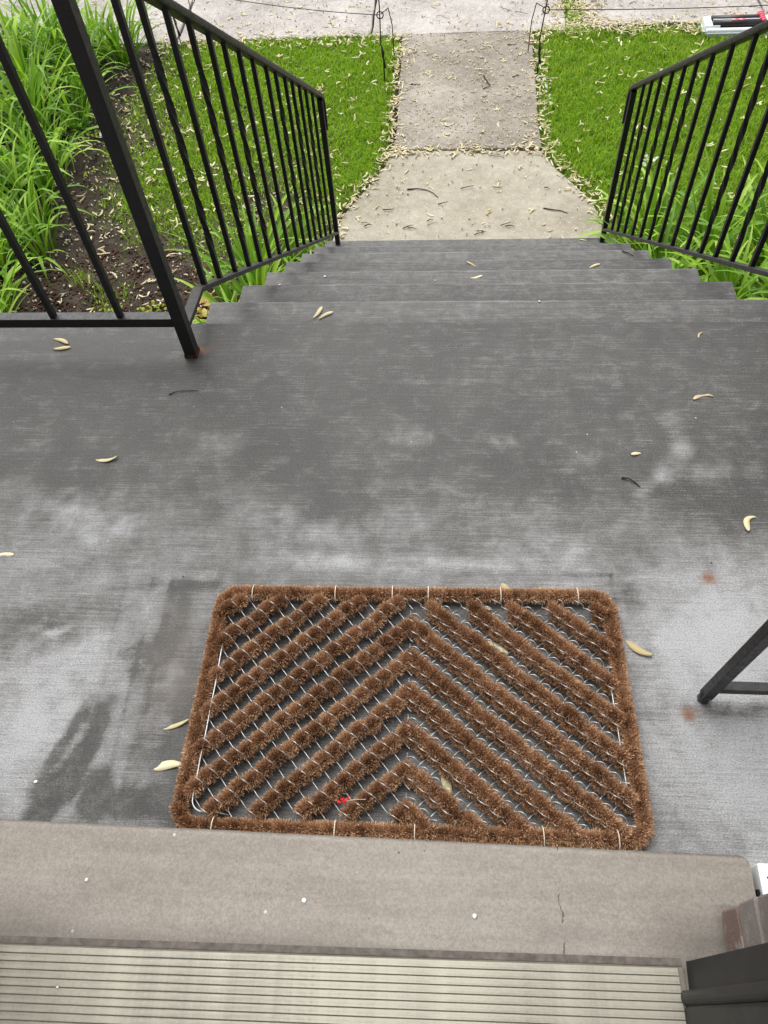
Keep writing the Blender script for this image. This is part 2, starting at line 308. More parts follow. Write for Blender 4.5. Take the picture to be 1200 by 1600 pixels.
# ------------------------------------------------------------------ porch, steps
Y0, T, R, XL, XR = 1.3884, .3167, .2022, -.6835, .9052
PX0, PX1 = -2.6, 2.6
def porch():
    root = empty('porch', (0, 0, 0)); struct(root)
    X, Y, q = gridmesh(PX0, PX1, 0.075, Y0, 701, 177)
    wear = np.zeros(len(X)); damp = np.zeros(len(X)); rust = np.zeros(len(X)); soil = np.zeros(len(X))
    sm = lambda a, b, v: np.clip((v - a) / (b - a), 0, 1) ** 2 * (3 - 2 * np.clip((v - a) / (b - a), 0, 1))
    n1 = fbm(X, Y, 5, 1); n2 = fbm(X, Y, 14, 2); n3 = fbm(X, Y, 3, 5)
    wear += .12 + .205 * (1 - sm(.74, .98, Y + (n1 - .5) * .30)) + .14 * (1 - sm(.55, .85, Y + (n3 - .5) * .3))
    wear += .16 * sm(.30, .50, X) * (1 - sm(.70, .84, Y))                        # pale right of the mat
    wear -= .06 * sm(-.75, -.35, X) * (1 - sm(-.35, .3, X)) * (1 - sm(.6, .8, Y))
    wear += .16 * (n2 - .5) * (1 - sm(.9, 1.2, Y)) * 2 + .10 * (fbm(X, Y, 9, 15) - .5)
    wear *= 1 - .42 * (np.abs(X + .052) < .365) * (np.abs(Y - .445) < .215)
    def blob(A, px, py, rx, ry, amt, ang=0, nz=.5):
        p = at(px, py); c, s = math.cos(ang), math.sin(ang); dx, dy = X - p.x, Y - p.y
        d = np.sqrt(((dx * c + dy * s) / rx) ** 2 + ((-dx * s + dy * c) / ry) ** 2)
        d = d + .55 * (fbm(X, Y, 34, int(px) % 9 + 2) - .5); A += amt * np.clip((1.25 - d) * 1.25, 0, 1) ** 1.3 * (1 - nz + nz * 2 * fbm(X, Y, 48, int(px) % 7 + 3, 3))
    def seg(A, p0, p1, wid, amt, nz=.4):
        a, b_ = at(*p0), at(*p1); dx, dy = b_.x - a.x, b_.y - a.y; L2 = dx * dx + dy * dy
        t = np.clip(((X - a.x) * dx + (Y - a.y) * dy) / L2, 0, 1)
        d = np.hypot(X - a.x - t * dx, Y - a.y - t * dy) / wid
        A += amt * np.clip(1.3 - d, 0, 1) * (1 - nz + nz * 2 * fbm(X, Y, 30, int(p0[0]) % 5 + 11))
    # scuffed pale patches in the middle of the porch
    for px, py, rx, ry, a in [(645, 682, .06, .035, .24), (785, 692, .055, .03, .24), (905, 715, .05, .035, .14), (340, 690, .06, .035, .16), (300, 675, .05, .02, .12),
                              (60, 700, .06, .02, .12), (430, 720, .05, .02, .14), (470, 625, .04, .02, .08), (900, 590, .10, .012, .10), (700, 596, .14, .010, .10),
                              (100, 790, .10, .05, .24), (170, 820, .08, .05, .26), (445, 810, .025, .06, .2), (520, 830, .08, .03, .2), (640, 882, .14, .022, .26), (800, 880, .16, .020, .2), (480, 872, .12, .02, .2), (860, 850, .1, .04, .16),
                              (900, 900, .07, .03, .1), (500, 880, .1, .025, .16), (650, 760, .12, .02, .08), (820, 790, .12, .05, .10), (20, 760, .05, .03, .2)]:
        blob(wear, px, py, rx, ry, a * .75, 0, .9)
    for p0, p1, w, a in [((1045, 650), (1068, 700), .022, .18), ((1068, 700), (1035, 745), .024, .22), ((1035, 745), (1000, 770), .016, .16), ((1090, 740), (1180, 730), .03, .12)]:
        seg(wear, p0, p1, w, a, .8)
    blob(wear, 870, 560, .3, .1, .03); blob(wear, 60, 1100, .10, .11, .20); blob(wear, 30, 1190, .09, .08, .12); blob(wear, 215, 1050, .07, .04, .14)
    blob(wear, 150, 1020, .08, .05, .16); blob(wear, 95, 985, .022, .010, .45, .5); blob(wear, 80, 988, .02, .006, .35); blob(wear, 1120, 1010, .16, .11, .22); blob(wear, 1110, 1190, .16, .12, .10)
    blob(wear, 225, 1240, .05, .03, .10)
    # ghost outlines where the mat has lain before
    for dx, a in ((0, .22), (-30, .20), (-75, .12)):
        seg(damp, (272 + dx, 905), (225 + dx, 1110), .006, a * 1.5); seg(damp, (225 + dx, 1110), (180 + dx, 1280), .006, a)
    seg(damp, (272, 917), (335, 915), .012, .45); seg(wear, (250, 900), (335, 898), .008, .22); seg(wear, (238, 925), (225, 985), .008, .14); seg(damp, (180, 920), (250, 912), .006, .2)
    seg(damp, (880, 897), (955, 900), .004, .3); seg(damp, (955, 900), (962, 940), .004, .3)
    # damp stains left of the mat; rail and stand shadows painted dark as well
    for px, py, rx, ry, a, an in [(135, 1170, .022, .10, .75, -.2), (75, 1245, .03, .07, .7, -.35), (100, 1160, .014, .09, .45, -.35), (150, 1240, .03, .05, .7, 0), (205, 1250, .05, .03, .6, 0), (260, 1250, .05, .05, .48, 0),
                                  (275, 960, .03, .10, .32, 0), (300, 1090, .035, .14, .40, 0), (215, 1030, .05, .05, .40, 0), (195, 1020, .02, .02, .3, 0), (135, 1118, .018, .012, .45, 0), (160, 1122, .012, .008, .4, 0),
                                  (245, 997, .006, .006, .7, 0), (245, 1030, .05, .06, .4, 0), (100, 960, .12, .05, .22, 0), (40, 990, .1, .06, .26, 0), (985, 935, .025, .04, .30, 0), (1160, 1110, .10, .018, .55, 0),  # last patch paints the stand's cast shadow beside its leg
                                  (250, 1130, .06, .08, .25, 0), (240, 1180, .06, .05, .22, 0), (290, 1200, .03, .10, .34, 0), (60, 540, .16, .02, .28, 0), (200, 545, .16, .018, .26, 0), (320, 545, .05, .03, .18, 0)]:  # patches along the porch front paint the left rail's soft shadow
        blob(damp, px, py, rx, ry, a * (1.7 if py > 1100 and px < 240 else 1.05), an, .6)
    blob(soil, 262, 1040, .05, .14, .42, 0, .9); blob(soil, 285, 1080, .03, .08, .3, 0, .9)
    blob(rust, 1107, 903, .013, .011, .8, 0, .5); blob(rust, 1107, 903, .024, .018, .3); blob(rust, 1075, 1117, .010, .009, 1.2, 0, .4); blob(rust, 1077, 1114, .019, .015, .35)
    blob(rust, 312, 549, .018, .014, .8, 0, .5); blob(rust, 318, 545, .03, .02, .25)
    me = npmesh('porch_floor', np.stack([X, Y, np.zeros_like(X)], 1), [q], M_porch, wear=np.clip(wear, 0, 1), damp=np.clip(damp, 0, 1), rust=np.clip(rust, 0, 1), soil=np.clip(soil, 0, 1))
    link('porch_floor', me, None, root)
    b = MB(); b.sweep([(PX0, Y0, -.008), (PX1, Y0, -.008)], [(0.0, -.12), (.004, -.12), (.004, .004), (0, .008)], up=(0, 0, 1)); 
    c = MB(); c.box(PX0, PX1, Y0 - .03, Y0 - .002, GZ - .1, -.004); c.build('porch_front', M_step, root)
    c = MB(); c.box(PX0, PX0 + .1, .075, Y0 - .032, GZ - .1, -.004); c.box(PX1 - .1, PX1, .075, Y0 - .032, GZ - .1, -.004); c.build('porch_side', M_step, root)
porch()
def steps():
    root = empty('front_steps', (.11, Y0, GZ)); tag(root, 'flight of grey painted concrete steps going down from the porch', 'steps')
    for n in range(1, 8):
        y0, y1, z1 = Y0 + T * (n - 1), Y0 + T * n, -R * n
        b = MB(); N = 60; ys = [y0 + (.001 if n > 1 else .001), y1 - .014, y1 - .004, y1, y1, y1 - .018, y1 - .018]; ys = ys[:1] + [y0 + .035, y1 - .06, y1 - .0165] + ys[1:]; zs = [z1, z1, z1, z1, z1, z1 - .003, z1 - .012, z1 - .05, z1 - .056, GZ - .1]
        prof = list(zip(ys, zs)) + [(y0 + .001, GZ - .1)]
        vs = []; k = len(prof)
        for i in range(N + 1):
            x = XL + (XR - XL) * i / N
            for y, z in prof: vs.append((x - .11, y - Y0 + (random.uniform(-.0012, .0012) if y > y1 - .016 else 0), z - GZ))
        fs = [(i * k + j, i * k + (j + 1) % k, (i + 1) * k + (j + 1) % k, (i + 1) * k + j) for i in range(N) for j in range(k)] + [tuple(range(k)), tuple(N * k + j for j in range(k))[::-1]]
        b.add(vs, fs); o = b.build('step', M_step, root); N_ = len(o.data.vertices); co = np.empty(N_ * 3, np.float32); o.data.vertices.foreach_get('co', co); co = co.reshape(-1, 3)
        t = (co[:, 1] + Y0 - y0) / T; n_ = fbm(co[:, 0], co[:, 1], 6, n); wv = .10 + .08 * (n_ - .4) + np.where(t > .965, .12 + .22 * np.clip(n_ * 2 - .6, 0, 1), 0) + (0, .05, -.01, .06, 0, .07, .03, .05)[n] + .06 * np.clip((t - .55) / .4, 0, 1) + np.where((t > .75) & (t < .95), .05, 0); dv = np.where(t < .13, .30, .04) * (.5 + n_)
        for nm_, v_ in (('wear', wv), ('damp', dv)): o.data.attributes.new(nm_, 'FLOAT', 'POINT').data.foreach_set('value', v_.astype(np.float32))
steps()
# ------------------------------------------------------------------ garden ground, paths, pavement, road
WL = [at(613, 235, GZ), at(600, 262, GZ), at(572, 295, GZ), at(545, 325, GZ), at(527, 352, GZ)]
WR = [at(846, 235, GZ), at(868, 262, GZ), at(900, 290, GZ), at(925, 315, GZ), at(942, 345, GZ)]
JY = (WL[0].y + WR[0].y) / 2; SWY = 6.27
def walk_edges(y):
    """x of the left and right edge of the garden path at depth y"""
    ly = np.array([p.y for p in WL[::-1]] + [SWY]); lx = np.array([p.x for p in WL[::-1]] + [-.37])
    ry = np.array([p.y for p in WR[::-1]] + [SWY]); rx = np.array([p.x for p in WR[::-1]] + [.605])
    return np.interp(y, ly, lx), np.interp(y, ry, rx)
def ground():
    b = MB(); b.add([(-90, -60, GZ - .09), (90, -60, GZ - .09), (90, 120, GZ - .09), (-90, 120, GZ - .09)], [(0, 1, 2, 3)]); struct(b.build('ground', M_soil))
    X, Y, q = gridmesh(-5.5, 4.5, Y0 + .0, SWY + .0, 401, 190)
    Z = GZ - .018 + .03 * (fbm(X, Y, 3, 3) - .5) + .022 * (fbm(X, Y, 22, 8) - .5)
    wl_, wr_ = walk_edges(Y); edge = np.minimum(np.abs(X - wl_), np.abs(X - wr_))
    Z -= .012 * np.clip(1 - edge / .08, 0, 1)
    Z = np.where((X > wl_ - .0) & (X < wr_) , GZ - .06, Z)
    th = np.clip((X - .3) * 3, 0, 1) * .9 + np.where(X < .3, np.clip(lawn_density(X, Y) * .8, 0, .8), 0)
    struct(link('garden_soil', npmesh('garden_soil', np.stack([X, Y, Z], 1), [q], M_soil, True, thatch=th)))
def lawn_density(x, y):
    n = fbm(x, y, 2.2, 21); n2 = fbm(x, y, 9, 25)
    wl_, wr_ = walk_edges(y)
    right = (x > wr_ + .01) * np.clip((x - wr_) / .10 + .15, 0, 1) * np.clip((y - 1.9) / .5, 0, 1) * np.clip(.75 + .6 * (n2), 0, 1)
    a = np.clip((x + 2.34 + .25 * (n - .5)) / .45, 0, 1) * (x < wl_ - .01) * np.clip((wl_ - x) / .1 + .1, 0, 1)
    b = np.clip((y - 3.3 + (x + 1.2) * .45 + (n - .5) * 2.2) / 1.8, 0, 1)
    left = a * np.clip(b + .45 * (n2 - .55), 0, 1)
    return np.where(x > .15, right, left) * (y < SWY - .015)
ground()
def slab(name, pts, z0, z1, m, parent=None):
    b = MB(); n = len(pts); b.add([(p[0], p[1], z1) for p in pts] + [(p[0], p[1], z0) for p in pts], [tuple(range(n)), tuple(range(n, 2 * n))[::-1]] + [(i, (i + 1) % n, n + (i + 1) % n, n + i) for i in range(n)])
    return b.build(name, m, parent, bevel=.008)
path = struct(empty('path', (.1, JY, GZ)))
YB = Y0 + 7 * T - .01
def rel(o, p): 
    o.parent = p; o.matrix_parent_inverse = Matrix.Translation(p.location).inverted(); return o
def wob(p, q, n=12, a=.006):
    return [(p[0] + (q[0] - p[0]) * i / n + random.uniform(-a, a), p[1] + (q[1] - p[1]) * i / n + random.uniform(-a, a)) for i in range(n)]
L1 = [(p.x, p.y) for p in WL]; R1 = [(p.x, p.y) for p in WR]
rel(slab('path_slab', [L1[0], L1[1], L1[2], L1[3], L1[4], (L1[4][0] - .04, YB), (R1[4][0] + .03, YB), R1[4], R1[3], R1[2], R1[1], R1[0]][::-1], GZ - .1, GZ, M_walk_new), path)
rel(slab('path_slab', wob((L1[0][0] + .0, JY + .014), (R1[0][0], JY + .014)) + wob((.585, JY + .014), (.605, SWY - .01)) + wob((.605, SWY - .01), (-.37, SWY - .01)) + wob((-.37, SWY - .01), (-.36, JY + .02)), GZ - .1, GZ + .006, M_walk_old), path)
sw = struct(empty('sidewalk', (0, 7, GZ)))
for x0, x1, dx in ((-5.6, -4.0, 0), (-3.99, -2.16, 0), (-2.14, -.62, 0), (-.61, .87, 0), (1.0, 2.33, .03), (2.345, 3.9, .03), (3.91, 5.5, 0)):
    rel(slab('sidewalk_slab', wob((x0, SWY + .005 + dx), (x1, SWY + .005 + dx)) + wob((x1, SWY + dx), (x1, 7.8), 10) + wob((x1, 7.8), (x0, 7.8), 4) + wob((x0, 7.8), (x0, SWY + dx), 10), GZ - .1, GZ + random.uniform(-.003, .006), M_sidewalk), sw)
b = MB(); b.add([(-60, 9.4, GZ - .086), (60, 9.4, GZ - .086), (60, 16, GZ - .086), (-60, 16, GZ - .086)], [(0, 1, 2, 3)]); struct(b.build('road', M_road))
b = MB(); b.box(-30, 30, 9.25, 9.4, GZ - .2, GZ + .02); struct(b.build('kerb', M_walk_old, bevel=.01))
# ------------------------------------------------------------------ lawn blades
def blades(n, x0, x1, y0, y1, dens, hmin, hmax, seed, zoff=0.0):
    r = np.random.default_rng(seed); x = r.uniform(x0, x1, n); y = r.uniform(y0, y1, n)
    k = r.uniform(0, 1, n) < dens(x, y); x, y = x[k], y[k]; n = len(x)
    cl = fbm(x, y, 7, seed + 2)
    h = (hmin + (hmax - hmin) * r.uniform(0, 1, n) ** 1.5) * (.55 + .9 * cl); w = r.uniform(.0018, .0042, n); a = r.uniform(0, 2 * math.pi, n); ln = r.uniform(.25, 1.1, n) * h
    la = a + r.normal(0, .8, n) + math.pi / 2; z = GZ - .02 + .03 * (fbm(x, y, 3, 3) - .5) + zoff
    ca, sa = np.cos(a) * w, np.sin(a) * w; lx, ly = np.cos(la) * ln, np.sin(la) * ln
    V = np.empty((n, 5, 3))
    V[:, 0] = np.stack([x - ca, y - sa, z], 1); V[:, 1] = np.stack([x + ca, y + sa, z], 1)
    V[:, 2] = np.stack([x + ca * .8 + lx * .35, y + sa * .8 + ly * .35, z + h * .62], 1); V[:, 3] = np.stack([x - ca * .8 + lx * .35, y - sa * .8 + ly * .35, z + h * .62], 1)
    V[:, 4] = np.stack([x + lx, y + ly, z + h * (1 - .25 * (ln / h) ** 2)], 1)
    i = np.arange(n) * 5
    rn = np.clip(.15 + .7 * fbm(x, y, 1.6, 31) * .9 + r.normal(0, .19, n), 0, .99)
    return V.reshape(-1, 3), np.stack([i, i + 1, i + 2, i + 3], 1), np.stack([i + 3, i + 2, i + 4], 1), np.repeat(rn, 5), np.tile([0, 0, .5, .5, 1.], n)
def lawn(name, *a):
    V, q, t, rn, tip = blades(*a); return stuff(link(name, npmesh(name, V, [q, t], M_grass, False, rnd=rn, tip=tip)))
lawn('lawn_grass', 120000, .45, 3.6, 1.9, SWY, lawn_density, .025, .07, 5)
lawn('lawn_grass', 90000, -2.5, -.3, 2.2, SWY, lawn_density, .022, .062, 6)
lawn('verge_grass', 5000, .87, 1.0, SWY - .01, 7.3, lambda x, y: .5 * np.clip(1.2 - (y - SWY) * .9, .15, 1), .015, .05, 7)
lawn('verge_grass', 26000, -6, 6, 7.82, 9.24, lambda x, y: np.ones_like(x), .03, .07, 8, .01)
# bark mulch by the porch and dug clods on the bed
def chips(name, n, fx, m, seed, smin=.008, smax=.03):
    r = np.random.default_rng(seed); P = fx(r, n); n = len(P); V = np.empty((n, 8, 3))
    L, Wd, Hh = r.uniform(smin, smax, n), r.uniform(.004, .010, n), r.uniform(.003, .007, n); a = r.uniform(0, 6.28, n); c, s = np.cos(a), np.sin(a)
    for k in range(8):
        sx, sy, sz = (1 if k & 1 else -1) * r.uniform(.6, 1.1, n), (1 if k & 2 else -1) * r.uniform(.6, 1.1, n), (1 if k & 4 else -1) * r.uniform(.5, 1.2, n)
        V[:, k] = np.stack([P[:, 0] + (sx * L * c - sy * Wd * s) * .5, P[:, 1] + (sx * L * s + sy * Wd * c) * .5, P[:, 2] + sz * Hh + sx * .004 * np.sin(a * 3)], 1)
    i = np.arange(n) * 8; Q = np.concatenate([np.stack([i + a_ for a_ in f], 1) for f in ((0, 2, 3, 1), (4, 5, 7, 6), (0, 1, 5, 4), (2, 6, 7, 3), (0, 4, 6, 2), (1, 3, 7, 5))])
    return stuff(link(name, npmesh(name, V.reshape(-1, 3), [Q], m)))
gz = lambda x, y: GZ - .016 + .03 * (fbm(x, y, 3, 3) - .5)
def fx1(r, n):
    x = r.uniform(-3.0, -.75, n); y = 1.45 + 2.35 * r.uniform(0, 1, n) ** .8 * (1 - .12 * np.abs(x + 1.8)); return np.stack([x, y, gz(x, y)], 1)
chips('bark_mulch', 5200, fx1, M_mulch, 3)
def fx2(r, n):
    x = r.uniform(-4.2, -1.4, n); y = r.uniform(2.5, 6.2, n); k = r.uniform(0, 1, n) < np.clip(1.2 - (x + 2.4) * .9, .1, 1); x, y = x[k], y[k]; return np.stack([x, y, gz(x, y)], 1)
chips('soil_clods', 5000, fx2, M_soil, 4, .006, .02)
def fx3(r, n):
    x = r.uniform(1.0, 3.5, n); y = r.uniform(1.45, 3.4, n); return np.stack([x, y, gz(x, y)], 1)
chips('bark_mulch', 1500, fx3, M_mulch, 9)
M_bits = simple('litter_bits', (.56, .50, .36), .8, .2, .3, 6)
def fx4(r, n):
    x = r.uniform(-2.7, -.7, n); y = r.uniform(2.4, 6.2, n); wl_, wr_ = walk_edges(y); k = x < wl_ - .02; x, y = x[k], y[k]; return np.stack([x, y, gz(x, y) + .004], 1)
chips('leaf_litter', 2600, fx4, M_bits, 14, .005, .018)
def fx5(r, n):
    y = np.where(r.uniform(0, 1, n) < .04, r.uniform(3.75, 4.6, n), r.uniform(4.6, 7.4, n)); x = np.where(y < SWY, r.uniform(-.6, .85, n), r.uniform(-3.2, 3.0, n)); wl_, wr_ = walk_edges(np.minimum(y, SWY)); k = ((x > wl_) & (x < wr_)) | (y > SWY); x, y = x[k], y[k]; return np.stack([x, y, np.full(len(x), GZ + .009)], 1)
chips('leaf_litter', 1500, fx5, M_bits, 15, .004, .014)
# ------------------------------------------------------------------ house: sill, threshold, door frame, brick walls
SILL = .12
def sill():
    X, Y, q = gridmesh(-.95, .422, .0, .2105, 274, 44)
    rr = .013; cx, cy = .422 - rr, .2105 - rr
    far = (X > cx) & (Y > cy); d = np.hypot(X - cx, Y - cy); s = np.where(far & (d > rr), rr / np.maximum(d, 1e-6), 1)
    X2 = np.where(far, cx + (X - cx) * s, X); Y2 = np.where(far, cy + (Y - cy) * s, Y)
    fr = Y2 > .2085
    Y2 = Y2 + np.where(fr, .0016 * (fbm(X2, Y2, 60, 2) - .5), 0) - .006 * (X2 < -.2) * 0
    Z = SILL + .0014 * (fbm(X2, Y2, 9, 4) - .5) + .0008 * (fbm(X2, Y2, 70, 6) - .5) - np.where(Y2 > .2075, .0022, 0) - np.where(X2 > .419, .002, 0)
    dirt = .75 * np.clip(1 - np.hypot((X2 - .345) / .10, (Y2 - .10) / .055), 0, 1) + .5 * np.clip((.365 - X2) / -.02 + .4, 0, 1) * (Y2 < .15) + .45 * np.clip((.088 - Y2) / .02, 0, 1) + .35 * np.clip(1 - np.hypot((X2 + .56) / .14, (Y2 - .09) / .05), 0, 1)
    dirt += .3 * np.clip(1 - np.hypot((X2 - .17) / .09, (Y2 - .105) / .02), 0, 1)
    n = len(X2); nx, ny = 274, 44
    V = [np.stack([X2, Y2, Z], 1)]; polys = [q]
    f = np.arange(nx) + (ny - 1) * nx; V.append(np.stack([X2[f], Y2[f] + .001, np.zeros(nx)], 1)); k = np.arange(nx - 1)
    polys.append(np.stack([f[:-1], n + k, n + k + 1, f[1:]], 1))
    g = np.arange(ny) * nx + nx - 1; V.append(np.stack([X2[g] + .001, Y2[g], np.zeros(ny)], 1)); k = np.arange(ny - 1)
    polys.append(np.stack([g[1:], n + nx + k + 1, n + nx + k, g[:-1]], 1))
    o = link('stone_sill', npmesh('stone_sill', np.concatenate(V), polys, M_sill, dirt=np.concatenate([np.clip(dirt, 0, 1), np.zeros(nx + ny)])))
    tag(o, 'long beige stone door sill with a hairline crack between doormat and metal threshold', 'door sill')
sill()
def threshold():
    root = empty('door_threshold', (-.15, .063, SILL), math.radians(1.35)); tag(root, 'ribbed pale aluminium door threshold along the bottom of the picture', 'threshold')
    b = MB(); b.box(-.48, .462, -.30, 0.0, -.004, .0035); b.build('base_plate', M_groove, root)
    pit = .0093
    rb = MB(); rb.add([(-.48, 0, 0), (.455, 0, 0), (.455, -.0007, .0016), (-.48, -.0007, .0016), (-.48, -.0090, 0), (.455, -.0090, 0), (.455, -.0084, .0016), (-.85, -.0079, .0016)], [(0, 1, 2, 3), (4, 7, 6, 5), (3, 2, 6, 7), (0, 3, 7, 4), (1, 5, 6, 2)])
    me = rb.mesh('rib', M_alu)
    for i in range(26):
        o = link('rib', me, None, root); o.location = (0, -.001 - i * pit, .0036)
    b = MB(); b.box(-.48, .462, .0012, .0098, -.004, .0012); b.build('gap_shade_strip', M_gap, root)  # dark strip standing in for the shaded gap behind the sill
threshold()
def frame(x0, sd, label):
    root = empty('door_frame', (x0, .0, SILL)); tag(root, label, 'door frame')
    def prism(name, pts, m=M_frame):
        b = MB(); n = len(pts); b.add([((x - .31) * sd, y, -.02) for x, y in pts] + [((x - .31) * sd, y, .80) for x, y in pts], [tuple(range(n)), tuple(range(n, 2 * n))[::-1]] + [(i, (i + 1) % n, n + (i + 1) % n, n + i) for i in range(n)]); return b.build(name, m, root)
    prism('brick_mould', [(.372, .0845), (.318, .0805), (.317, .049), (.372, .049)])
    prism('stop_bead', [(.372, .0485), (.309, .0485), (.3055, .046), (.304, .042), (.3043, .038), (.306, .035), (.309, .0325), (.372, .0325)])
    prism('jamb', [(.372, .032), (.3095, .032), (.3075, .028), (.307, -.14), (.372, -.14)])
frame(.31, 1, 'dark painted moulded door frame beside the brick jamb at lower right')
frame(-.635, -1, 'dark painted door frame at the left end of the metal threshold, beyond the picture edge')
def brick_wall(x0, side, cols, rows, label):
    root = empty('brick_wall', (x0, .14, SILL)); tag(root, label, 'wall')
    th, ch, bl, bd = .0105, .0695, .195, .062
    b = MB(); xa, xb = (x0 + .004, x0 + cols * (bl + th)) if side > 0 else (x0 - cols * (bl + th), x0 - .004)
    b.box(xa - x0, xb - x0, -.235, -.004, .0, rows * ch + .01); b.build('mortar_core', M_mortar, root)
    q = MB(); 
    X, Y = bl / 2, .096 / 2
    vs = [];
    def bb(w, d, seed):
        m = MB(); r = random.Random(seed); 
        vs = [(sx * w / 2 + r.uniform(-.0015, .0015), sy * d / 2 + r.uniform(-.0015, .0015), sz * (ch - th) / 2 + r.uniform(-.001, .001)) for sz in (-1, 1) for sy in (-1, 1) for sx in (-1, 1)]
        m.add(vs, [(0, 2, 3, 1), (4, 5, 7, 6), (0, 1, 5, 4), (2, 6, 7, 3), (0, 4, 6, 2), (1, 3, 7, 5)])
        me = m.mesh('brick', M_brick); bm = bmesh.new(); bm.from_mesh(me); bmesh.ops.bevel(bm, geom=bm.edges[:], offset=.003, segments=1, affect='EDGES'); bm.to_mesh(me); bm.free(); return me
    long_ = [bb(bl, .096, i) for i in range(3)]; half = [bb(.092, .096, 9 + i) for i in range(2)]
    for rr in range(rows):
        z = ch * rr + ch / 2 + .004; x = 0; tones = ((.14, .07, .05), (.215, .195, .18), (.18, .155, .145), (.17, .11, .09), (.24, .215, .20), (.14, .115, .105))
        for cc in range(cols):
            hf = rr % 2 == 1 and cc == 0; me = random.choice(half if hf else long_); w = .092 if hf else bl
            o = link('brick', me, None, root); o.location = (side * (x + w / 2) + random.uniform(-.0015, .0015), -.048 + random.uniform(-.002, .002), z); x += w + th; o.color = (*(tones[(rr * 7 + cc * 5) % 6] if rr > 2 or cc else ((.13, .062, .044), (.20, .18, .165), (.16, .125, .115))[rr]), 1)
    return root
brick_wall(.368, 1, 4, 11, 'brick wall with brown and grey bricks standing on the right end of the stone sill')
brick_wall(-.694, -1, 4, 11, 'brick wall at the far left end of the stone sill beyond the doorway')
def hwall():
    tone = (.18, .12, .10, 1)
    b = MB(); b.box(1.21, 6, -.1, .125, GZ, 2.1); b.box(-6, -1.53, -.1, .125, GZ, 2.1); b.box(-6, 6, -.1, .125, 2.1, 4.6); w_ = struct(b.build('house_wall', M_brick)); w_.color = tone
hwall()
def board():
    root = empty('white_board', (.485, .18, 0)); tag(root, 'white painted board with a small dark slit at the right end of the stone sill', 'board')
    b = MB(); b.box(-.053, .3, -.026, .0225, 0, .118); b.build('board', M_white, root, bevel=.002)
    b = MB(); b.sweep([(-.0435, .006, .1185), (-.042, .003, .1185), (-.040, -.001, .1185)], [(-.0012, -.0005), (.0012, -.0005), (.0012, .0004), (-.0012, .0004)]); b.build('slit', M_slit, root)
    b = MB(); b.box(-.0600, -.0560, -.022, -.010, .05, .116); b.build('slot', M_slit, root)
board()
# ------------------------------------------------------------------ the coir and wire doormat
MX, MY, MA, MW, MH = -.0521, .4450, .0151, .7464, .4434
AX, AY, PIT, APEX, RW = .0185, .0159, .0636, .1560, .0335      # wire cell, row pitch, tip of the first full chevron, brush width
TH = math.atan2(AY, AX); CS = math.hypot(AX, AY); IU, IV = .343, .1925; VC0 = .1470
def warp(o): pass
def hair_mesh(name, n, length, rad, seed, m, flat=.9, pinch=0, core=True, base_z=.012, tipb=0.0):
    """a tuft of bristles: many thin blades radiating from a short axis along x, over a dark core"""
    r = np.random.default_rng(seed); x = r.uniform(-.5, .5, n) * length
    th = r.normal(0, 1.0, n) * .62 + math.pi / 2; th = np.where(r.uniform(0, 1, n) < .38, r.uniform(-.15, math.pi + .15, n), th)
    rr = rad * r.uniform(.80, 1.06, n) * (1 - pinch * (np.abs(x) / (length / 2)) ** 2.5)
    r0 = rad * r.uniform(.1, .45, n)
    dy, dz = np.cos(th), np.sin(th); fl = r.normal(0, .0024, n)
    if pinch: fl += x / length * .007
    p0 = np.stack([x, dy * r0, base_z + dz * r0 * flat], 1); p1 = np.stack([x + fl, dy * rr + r.normal(0, .0008, n), np.maximum(base_z + dz * rr * flat, .001)], 1)
    w = r.uniform(.00040, .00085, n)[:, None]; sd = np.stack([r.normal(0, 1, n), -dz + r.normal(0, .5, n), dy + r.normal(0, .5, n)], 1); sd /= np.linalg.norm(sd, axis=1)[:, None]
    V = np.stack([p0 - sd * w, p0 + sd * w, p1 + sd * w * .55, p1 - sd * w * .55], 1).reshape(-1, 3); i = np.arange(n) * 4
    Q = np.stack([i, i + 1, i + 2, i + 3], 1); rn = np.repeat(np.clip(r.normal(.62, .22, n), 0, 1), 4) * np.tile([.30, .30, 1, 1], n)  # roots coloured darker, painting in the shade inside the tuft
    polys = [Q]
    if core:
        k = 8; nb = len(V); ring = []
        for s in (-.47, -.2, .2, .47):
            for j in range(k):
                a = 2 * math.pi * j / k; q = .62 * rad * (1 - pinch * .7 * (abs(s) / .5) ** 2); ring.append((s * length, q * math.cos(a), max(.0008, base_z + q * flat * math.sin(a))))
        V = np.concatenate([V, np.array(ring)]); f = [(nb + s * k + j, nb + s * k + (j + 1) % k, nb + (s + 1) * k + (j + 1) % k, nb + (s + 1) * k + j) for s in range(3) for j in range(k)]
        f += [(nb + 0, nb + 3, nb + 2, nb + 1), (nb, nb + 7, nb + 4, nb + 3), (nb + 4, nb + 7, nb + 6, nb + 5)]
        polys.append(np.array(f)); rn = np.concatenate([rn, np.full(len(ring), .02)])  # core painted near black as inner shade
    return npmesh(name, V, polys, m, False, rnd=rn)
